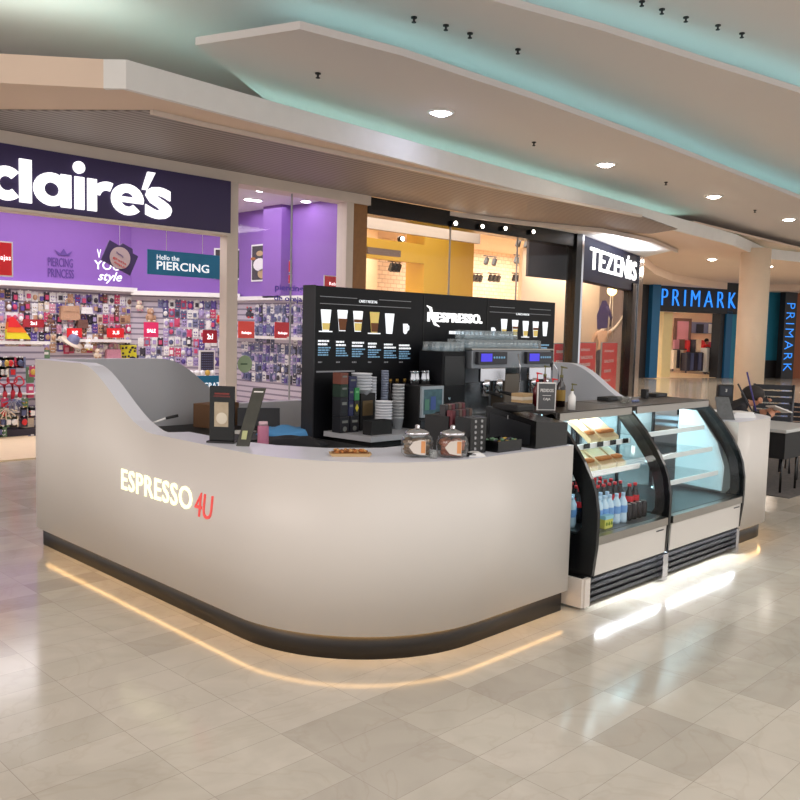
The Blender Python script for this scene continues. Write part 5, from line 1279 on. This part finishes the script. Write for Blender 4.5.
bottle('white pump bottle with an olive pump on the front edge of the case top', 4.96, 3.27, CT, .15, .026, white_m, mat('olive', (110, 106, 60), .5), True, name='pump_bottle')
# case 2 top clutter
def blk(name, label, cat, x, y, w, d, h, m=blackmat, z=CT):
    t = thing(name, label, cat, (x, y, z)); MB().bbox(-w/2, w/2, -d/2, d/2, 0, h, .004, m).build('body', t); MB().box(-w*.3, w*.3, -d/2-.001, -d/2, h*.3, h*.7, dsteel).build('front_label', t); return t
blk('card_holder', 'small black box holder standing up on the right case top', 'holder', 6.52, 3.58, .05, .05, .075)
blk('flat_box', 'low black box on the left end of the right case top', 'box', 6.0, 3.6, .22, .1, .03)
blk('flat_box', 'low black box behind the small upright holder', 'box', 6.80, 3.62, .2, .1, .03)
t = thing('glass_bowl', 'small clear glass bowl on the right case top', 'bowl', (5.88, 3.4, CT)); MB().lathe([(.001, .004), (.03, 0), (.05, .03), (.055, .05), (.05, .05), (.028, .008), (.001, .008)], (0, 0, 0), jarglass, 20).build('bowl_body', t)
for k in range(3): 
    c = tag(MB().ball((0, 0, 0), (.014, .014, .011), mat('sweet', (120, 130, 170), .4), 8, 6).build('wrapped_sweet'), 'wrapped sweet lying next to the glass bowl', 'sweet', 'wrapped sweets on the case top'); c.location = (5.98+.035*k, 3.38, CT+.011)

# ================================================================== things on the front counter (z 1.069)
TZ = 1.0693
def jar(label, x, y, cm):
    t = thing('cookie_jar', label, 'jar', (x, y, TZ))
    MB().lathe([(.001, .003), (.07, .0), (.088, .02), (.09, .08), (.078, .115), (.062, .122)], (0, 0, 0), None, 28).build('glass_body', t, jarglass)
    MB().lathe([(.062, .118), (.07, .122), (.07, .134), (.05, .144), (.02, .152), (.012, .156), (.015, .17), (.001, .176)], (0, 0, 0), None, 24).build('lid', t, chrome)
    r = random.Random(int(x*100)); mb = MB()
    for i in range(60):
        a = r.uniform(0, 2*PI); q = .058*r.random()**.4; mb.ball((q*math.cos(a), q*math.sin(a), .016+.078*i/60), (.025, .022, .012), cm, 8, 5)
    mb.build('cookies', t)
    dr = math.radians(-45); c_, s_ = math.cos(dr), math.sin(dr)
    def q_(u, v, z): return (c_*u - s_*v, s_*u + c_*v, z)
    mb = MB(); o = [(-.045, .06), (-.02, .028), (.02, .02), (.045, .02), (.045, .1), (.02, .1), (-.02, .092)]
    mb.add([q_(u, -.0935, z) for u, z in o]+[q_(u, -.0915, z) for u, z in o], [list(range(7)), list(range(7, 14))], mat('jar_label', (216, 206, 196), .6)); mb.build('paper_label', t)
    mb = MB(); mb.add([q_(u, -.0945, z) for u, z in ((.02, .03), (.043, .03), (.043, .095), (.02, .095))], [(0, 1, 2, 3)], mat('jar_label_orange', (216, 150, 96), .6)); mb.build('label_strip', t)
    return t
jar('left cookie jar with a chrome lid and paper label on the white counter', 3.345, 3.19, mat('cookie_dark', (120, 92, 60), .8, var=.5, scale=50))
jar('right cookie jar with a chrome lid, fuller of reddish brown cookies', 3.495, 3.055+.01, mat('cookie_red', (156, 84, 50), .8, var=.5, scale=50))
t = thing('small_tumbler', 'tiny glass tumbler standing between the two cookie jars', 'glass', (3.36, 3.03+.05, TZ)); MB().lathe([(.001, .003), (.022, 0), (.026, .045), (.024, .045), (.02, .006)], (0, 0, 0), jarglass, 16).build('glass_body', t)
t = thing('nut_tray', 'rectangular pale tray of brown nuts on the curved white counter', 'tray', (3.06, 3.42, TZ), math.radians(-38))
MB().prism([(-.10, 0), (.10, 0), (.115, .014), (-.115, .014)], -.05, .05, 'xz').build('tray_body', t, tan_m)
MB().box(-.1, .1, -.045, .045, .014, .018, mat('nut_bed', (150, 112, 70), .8)).build('tray_liner', t)
r = random.Random(8); mb = MB()
for i in range(70): mb.ball((r.uniform(-.085, .085), r.uniform(-.035, .035), .02+r.uniform(0, .010)), (.011, .008, .007), (brown_m, mat('nut_light', (200, 150, 90), .8), mat('nut_dark', (130, 78, 36), .8))[i % 3], 6, 4)
o = mb.build('nuts', t); o['kind'] = 'stuff'
t = thing('menu_holder', 'upright black menu holder with a pale picture card, on the white ledge', 'menu holder', (2.78, 4.24, TZ), math.radians(-52))
MB().bbox(-.085, .085, -.035, .035, 0, .012, .003, black_m).build('base', t); MB().bbox(-.075, .075, -.008, .008, .012, .335, .003, black_m).build('frame', t)
MB().box(-.045, .04, -.0095, -.008, .095, .24, mat('menu_pale', (176, 160, 136), .6, var=.25, scale=30)).build('menu_card', t)
MB().ball((0, -.009, .145), (.035, .003, .035), mat('menu_cream', (214, 204, 186), .6), 14, 8).build('card_picture', t)
MB().box(-.045, .045, -.0095, -.008, .285, .295, mat('menu_red', (120, 40, 36), .6)).box(-.05, .05, -.0095, -.008, .27, .28, mat('menu_red2', (96, 36, 34), .6)).build('card_heading', t)
t = thing('leaning_menu', 'dark chalky menu slab leaning to the right beside the upright menu holder', 'menu', (2.795, 4.06, TZ), math.radians(-50))
MB().add([(-.03, -.012, 0), (.045, -.012, 0), (.13, .03, .335), (.055, .03, .335), (-.03, .0, 0), (.045, .0, 0), (.13, .042, .335), (.055, .042, .335)], [(0, 1, 2, 3), (7, 6, 5, 4), (0, 4, 5, 1), (1, 5, 6, 2), (2, 6, 7, 3), (3, 7, 4, 0)], mat('chalk_board', (58, 58, 50), .6, var=.5, scale=22)).build('slab', t)
MB().add([(.0, -.0135, .04), (.03, -.0135, .04), (.037, -.008, .09), (.007, -.008, .09)], [(0, 1, 2, 3)], mat('chalk_note', (176, 180, 130), .6)).build('pale_note', t)
MB().add([(.06, .0265, .31), (.115, .0265, .31), (.117, .0275, .317), (.062, .0275, .317)], [(0, 1, 2, 3)], white_m).build('heading_line', t)
# inside the kiosk on the low black surface
IZ = .9005
def wbox(name, label, cat, x, y, w, d, h, m, rz=0, z=IZ):
    t = thing(name, label, cat, (x, y, z), rz); MB().bbox(-w/2, w/2, -d/2, d/2, 0, h, .004, m).build('body', t); return t
t = wbox('paper_bag_box', 'brown cardboard box behind the upright menu holder', 'box', 4.02, 6.22, .36, .2, .2, mat('cardboard', (120, 88, 62), .8), .3); MB().box(-.12, .12, -.101, -.1, .05, .15, mat('cardboard_print', (96, 66, 48), .8)).build('box_print', t)
t = wbox('laptop', 'open dark laptop screen behind the counter, right of the leaning menu slab', 'laptop', 4.2, 5.85, .36, .24, .012, blackmat, -.6)
MB().add([(-.18, .12, .01), (.18, .12, .01), (.18, .19, .16), (-.18, .19, .16), (-.18, .13, .01), (.18, .13, .01), (.18, .2, .16), (-.18, .2, .16)], [(0, 1, 2, 3), (7, 6, 5, 4), (0, 4, 5, 1), (1, 5, 6, 2), (2, 6, 7, 3), (3, 7, 4, 0)], mat('screen_dark', (44, 48, 56), .3)).build('screen', t)
t = thing('paper_sheet', 'white paper lying on the black surface in front of the laptop', 'paper', (3.94, 5.75, IZ), .4); MB().box(-.12, .12, -.08, .08, 0, .004, white_m).build('paper_sheet_face', t)
kn = thing('cake_knife', 'knife with a black handle resting across the white swooping ledge', 'knife', (2.84, 5.1, 1.12))
MB().tube([(-.05, .05, -.035), (.05, -.02, .012)], [.006, .008], white_m, 6).build('blade', kn); MB().tube([(.05, -.02, .012), (.12, -.06, .03)], [.009, .01], blackmat, 8).build('handle', kn)
t = thing('pink_bottle', 'pink plastic bottle with a pale cap behind the counter edge', 'bottle', (3.30, 4.55, .9002)); MB().lathe([(.001, 0), (.036, 0), (.037, .02), (.037, .2), (.034, .21)], (0, 0, 0), None, 18).build('bottle_body', t, mat('bottle_pink', (196, 120, 150), .4)); MB().cyl((0, 0, .21), .03, .025, mat('cap_pink', (226, 190, 200), .5), 16).build('cap', t)
# blue cloth & black cloth
def cloth(name, label, x, y, w, d, h, m, z, seed, rz=0):
    r = random.Random(seed); n = 12; vs = []; fs = []
    for i in range(n+1):
        for j in range(n+1):
            u, v = i/n-.5, j/n-.5; e = max(0, 1-(2*max(abs(u), abs(v)))**2)
            vs.append((u*w*(1+.1*math.sin(5*v+seed)), v*d*(1+.12*math.cos(6*u)), .004+h*e**.6*(.75+.25*math.sin(9*u+seed)*math.cos(8*v))))
    for i in range(n):
        for j in range(n): a = i*(n+1)+j; fs.append((a, a+1, a+n+2, a+n+1))
    mb = MB(); mb.add(vs, fs, m, True); o = tag(mb.build(name), label, 'cloth'); o.location = (x, y, z); o.rotation_euler = (0, 0, rz)
    md = o.modifiers.new('t', 'SOLIDIFY'); md.thickness = .004
cloth('blue_cloth', 'crumpled bright blue cloth behind the pink bottle', 4.15, 5.40, .45, .26, .08, mat('cloth_blue', (84, 150, 206), .8), IZ, 2, -.7)
cloth('black_apron', 'crumpled black cloth heap below the blue cloth near the menu wall end', 3.74, 4.82, .5, .34, .10, cloth_black, .9005, 5, -.7)
t = thing('low_cabinet', 'black low cabinet inside the kiosk under the black cloth', 'cabinet', (3.82, 4.85, 0)); MB().box(-.40, .40, -.35, .35, .0, .90).build('body', t, blackmat); MB().box(-.3, .3, -.36, -.35, .1, .85).build('door', t, black_m)
# till, display stand, tray
t = thing('till_printer', 'bulky black till with a sloping top at the end of the white counter', 'till', (4.30, 3.16, TZ))
MB().prism([(-.17, 0), (.17, 0), (.17, .165), (.1, .205), (-.17, .235)][::1], -.18, .18, 'yz').build('body', t, blackmat) if False else None
vs = [(-.16, -.19, 0), (.17, -.19, 0), (.17, .2, 0), (-.16, .2, 0), (-.16, -.19, .165), (.17, -.19, .14), (.17, .2, .19), (-.16, .2, .23)]
MB().add(vs, [(3, 2, 1, 0), (4, 5, 6, 7), (0, 1, 5, 4), (1, 2, 6, 5), (2, 3, 7, 6), (3, 0, 4, 7)], black_m).build('body', t)
MB().add([(-.163, -.15, .02), (-.163, .16, .02), (-.163, .16, .19), (-.163, -.15, .14)], [(0, 1, 2, 3)], mat('till_panel', (28, 30, 34), .35)).build('side_panel', t)
MB().box(-.166, -.163, .02, .024, .16, .185, grey_m).build('status_mark', t)
MB().bbox(-.1, .08, .0, .2, .20, .245, .01, blackmat).build('paper_cover', t)
t = thing('capsule_display', 'upright black display block with two columns of pale dots, right of the cookie jars', 'display', (3.70, 3.10, TZ))
MB().bbox(-.07, .07, -.05, .07, 0, .205, .003, black_m).build('body', t)
for i in range(2):
    for j in range(6): MB().cyl((-.03+.055*i, -.054, .03+.031*j), .009, .005, grey_m, 10, axis='y').build('capsule', t)
t = thing('snack_rack', 'dark rack of speckled reddish snack packs behind the dotted display block', 'rack', (3.74, 3.32, TZ), .2)
MB().box(-.13, .13, -.08, .08, 0, .2).build('frame', t, blackmat)
r = random.Random(3)
for i in range(6):
    for j in range(2):
        MB().bbox(-.12+.04*i, -.085+.04*i, -.1+.05*j, -.06+.05*j, .14+.03*j, .235+.03*j, .004, mat(('pack_red', 'pack_dark', 'pack_brown')[(i+j) % 3], ((92, 30, 40), (40, 36, 40), (86, 66, 58))[(i+j) % 3], .45, var=.6, scale=60)).build('snack_pack', t)
t = thing('coffee_brewer', 'dark rounded coffee brewer with a wooden handle between the jars and the bar', 'coffee brewer', (4.25, 3.82, .8905))
MB().lathe([(.001, 0), (.08, 0), (.09, .08), (.1, .2), (.09, .28), (.05, .32), (.001, .33)], (0, 0, 0), blackmat, 24).build('brewer_body', t)
MB().tube([(-.09, -.04, .16), (-.14, -.06, .24), (-.12, -.05, .32)], [.02, .028, .02], mat('handle_brown', (92, 62, 50), .6), 10).build('handle', t)
t = thing('sweet_box', 'low open black box filled with green and gold wrapped sweets beside the till', 'box', (3.93, 3.08, TZ))
MB().box(-.11, .11, -.08, -.075, 0, .065).box(-.11, .11, .075, .08, 0, .065).box(-.11, -.105, -.075, .075, 0, .065).box(.105, .11, -.075, .075, 0, .065).box(-.105, .105, -.075, .075, 0, .004).build('box_body', t, black_m)
mb = MB(); r = random.Random(9)
for i in range(40): mb.ball((r.uniform(-.09, .09), r.uniform(-.06, .06), .045+r.uniform(0, .025)), (.014, .012, .01), (PAL['green'], PAL['gold'], PAL['dark'])[i % 3], 6, 4)
o = mb.build('sweets', t); o['kind'] = 'stuff'
t = thing('receipt_roll', 'curled white paper strip with a black end at the foot of the dotted display', 'receipt', (3.62, 3.0, TZ), -.6)
MB().prism([(.03*math.cos(a)*(1.6), .001+.022*math.sin(a)) for a in [PI*i/10 for i in range(11)]], -.04, .04, 'xz', white_m).build('paper_curl', t); MB().cyl((-.06, -.03, .012), .011, .05, black_m, 10, axis='x').build('roll_core', t)

# ---- on the right end counter
t = thing('price_stand', 'dark acrylic price stand with a pale card leaning beside the right case', 'price stand', (7.08, 3.12, TZ), math.radians(-45))
MB().add([(-.07, -.03, 0), (.07, -.03, 0), (.03, .03, .19), (-.09, .03, .19), (-.07, -.024, 0), (.07, -.024, 0), (.03, .036, .19), (-.09, .036, .19)], [(0, 1, 2, 3), (7, 6, 5, 4), (0, 4, 5, 1), (1, 5, 6, 2), (2, 6, 7, 3), (3, 7, 4, 0)], mat('acrylic_grey', (70, 72, 72), .3, var=.6, scale=40)).build('panel', t)
MB().box(-.07, .07, -.03, .05, 0, .006, clear).build('base', t)
t = thing('card_terminal', 'black payment terminal on a stand with a small white figure on its screen', 'payment terminal', (7.60, 3.37, TZ), math.radians(-45))
MB().box(-.05, .05, -.05, .05, 0, .012, blackmat).build('base', t); MB().cyl((0, 0, .012), .02, .1, blackmat, 12).build('stand', t)
MB().bbox(-.07, .07, -.03, .03, .10, .27, .008, blackmat).build('body', t); MB().box(-.055, .055, -.033, -.03, .17, .255, mat('term_screen', (30, 34, 44), .2)).build('screen', t)
text_mb('3', white_m, (-.008, -.0335, .205), X_, Z_, .016, .026, depth=.001).build('screen_digit', t)
for k, (a0, a1, m, lab) in enumerate((((738, 384), (752, 411), dsteel, 'thin grey stick leaning in the holder beside the terminal'), ((747, 372), (756, 411), mat('pole_violet', (70, 60, 130), .5), 'taller violet stick standing beside the thin grey stick'))):
    a = at(*a0, 1, 3.30+.05*k); b = at(*a1, 1, 3.22+.05*k); b.z = max(b.z, TZ+.01)
    t = thing('flag_stick', lab, 'stick', (b.x, b.y, TZ)); MB().tube([b, a], .008, m, 8).build('stick', t, world=True); MB().cyl((0, 0, 0), .03, .012, blackmat, 12).build('base', t)
t = thing('napkin_pile', 'pile of white paper sheets on the rounded counter end', 'paper', (7.42, 3.16, TZ), -.5)
for k in range(3): 
    s_ = MB().bbox(-.12+.01*k, .12-.01*k, -.09, .09, .016*k, .016*k+.0155, .002, white_m).build('sheet_bundle', t); s_.rotation_euler = (0, 0, 0)
blk('black_case', 'black device case between the price stand and the terminal', 'case', 7.22, 3.5, .26, .14, .1, blackmat, TZ)

# ---- cafe furniture beyond the kiosk end
def cafe_chair(label, x, y, rz):
    t = thing('cafe_chair', label, 'chair', (x, y, 0), rz)
    MB().bbox(-.22, .22, -.22, .22, .44, .48, .01, blackmat).build('seat', t)
    for sx in (-1, 1):
        MB().tube([(sx*.2, -.2, 0), (sx*.19, -.19, .44)], .014, dsteel, 8).build('leg', t); MB().tube([(sx*.2, .22, 0), (sx*.19, .2, .46), (sx*.2, .25, .92)], .014, dsteel, 8).build('leg', t)
    mb = MB()
    for k in range(6): mb.box(-.19, .19, .205+.008*k, .222+.008*k, .54+.065*k, .59+.065*k)
    mb.build('backrest', t, mat('woven_black', (40, 42, 48), .7)); return t
cafe_chair('black slatted cafe chair behind the table, beside the seated person', 11.15, 4.25, math.radians(-60)).scale = (1.2, 1.2, 1.28)
cafe_chair('black slatted cafe chair under the seated person', 9.02, 4.12, math.radians(45)).location.z = 0
t = thing('cafe_table', 'black cafe table with a pale top and deep black sides beyond the kiosk end', 'table', (10.35, 3.95, 0))
MB().bbox(-.45, .6, -.3, .35, .70, .74, .008, mat('table_pale', (196, 196, 194), .4)).build('tabletop', t)
MB().box(-.44, .59, -.29, .34, .40, .70).build('apron', t, blackmat)
for sx in (-.40, .05, .55):
    for sy in (-.25, .3): MB().cyl((sx, sy, 0), .014, .41, black_m, 8).build('leg', t)
cafe_chair('black slatted cafe chair cut off by the right edge of the picture', 11.75, 4.15, math.radians(-80))
t = thing('blue_bin', 'small blue grey bin standing behind the table legs', 'bin', (10.75, 4.45, 0)); MB().lathe([(.001, .0), (.11, 0), (.14, .33), (.13, .33), (.1, .01)], (0, 0, 0), None, 20).build('bin_body', t, mat('bin_blue', (70, 80, 120), .6))
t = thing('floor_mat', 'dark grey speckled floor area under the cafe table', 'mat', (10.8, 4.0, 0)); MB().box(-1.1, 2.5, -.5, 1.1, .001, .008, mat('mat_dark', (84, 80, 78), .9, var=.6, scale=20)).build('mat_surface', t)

# ================================================================== LIGHT
w = bpy.data.worlds.new('World'); SC.world = w; w.use_nodes = True
w.node_tree.nodes['Background'].inputs[0].default_value = (1.0, .985, .98, 1); w.node_tree.nodes['Background'].inputs[1].default_value = .95
def area(name, loc, size, energy, col=(1, 1, 1), rot=(0, 0, 0), sy=None):
    l = bpy.data.lights.new(name, 'AREA'); l.energy = energy; l.size = size; l.color = col
    if sy: l.shape = 'RECTANGLE'; l.size_y = sy
    o = bpy.data.objects.new(name, l); C.objects.link(o); o.location = loc; o.rotation_euler = rot; return o
# added area lamps without fixtures that fill the hall with light
area('hall_fill_light', (0, -2.5, 5.2), 7.0, 240, (1, .98, .97), (0, 0, 0), 6.0)
area('hall_fill_light', (8.0, -3.5, 5.2), 8.0, 250, (1, .99, .99), (0, 0, 0), 5.0)
area('hall_fill_light', (-4.5, 5.0, 4.6), 5.0, 420, (1, .87, .80), (0, math.radians(-35), 0), 6.0)  # added on the left to warm and brighten the counter side
area('hall_fill_light', (14, -1.5, 4.8), 4.0, 240, (1, .95, .9), (0, 0, 0), 2.0)
area('hall_fill_light', (25, 11, 4.27), 2.0, 160, (1, .87, .75), (0, 0, 0), 1.5)
area('hall_fill_light', (31, 13.0, 4.27), 3.0, 240, (1, .86, .72), (0, 0, 0), 1.5)
# shop interiors
area('shop_light', (5.5, 13.2, 3.9), 4.5, 140, (1, .97, 1), (0, 0, 0), 3.0)
area('shop_light', (8.6, 12.3, 3.9), 1.6, 34, (1, .97, 1), (0, 0, 0), 2.5)
area('shop_light', (13.2, 12.2, 4.25), 5, 260, (1, .91, .78), (0, 0, 0), 3.0)
area('shop_light', (20, 15, 4.25), 5, 330, (1, .91, .78), (0, 0, 0), 2.5)
area('shop_light', (13.6, 15.0, 3.9), .5, 45, (1, .85, .65), (math.radians(35), 0, 0))
area('shop_light', (19, 12.4, 3.9), 3, 120, (1, .86, .7), (0, 0, 0), 1.0)  # added to brighten the dark corner display window
area('shop_light', (37, 21.2, 3.3), 5, 2800, (1, .88, .75), (0, 0, 0), 3)  # strong lamp added to lift the far shop's dim interior
# case lighting
area('case_light', (6.26, 3.42, 1.2), 1.1, 7, (.72, .94, 1), (0, 0, 0), .2)
area('case_light', (5.15, 3.42, 1.2), .8, 8, (.82, .96, 1), (0, 0, 0), .2)
area('under_case_light', (5.8, 2.875, .195), 2.1, 8, (.9, .96, 1), (math.radians(-12), 0, 0), .02)
# sign glow
area('sign_glow', (18.2, 10.6, 3.75), 3.5, 50, (.9, .92, 1), (math.radians(180), 0, math.radians(16)), .3)

# ================================================================== CAMERA
cd = bpy.data.cameras.new('camera'); cam = bpy.data.objects.new('camera', cd); C.objects.link(cam)
cd.sensor_width = 36; cd.lens = 36*F/800; cd.clip_end = 200; cd.clip_start = .05
M = Matrix((RT, UP, -FW)).transposed().to_4x4(); M.translation = EYE; cam.matrix_world = M
SC.camera = cam
SC.view_settings.view_transform = 'Standard'; SC.view_settings.look = 'None'; SC.view_settings.exposure = 0.0; SC.view_settings.gamma = 1.0
SC.view_settings.use_curve_mapping = False
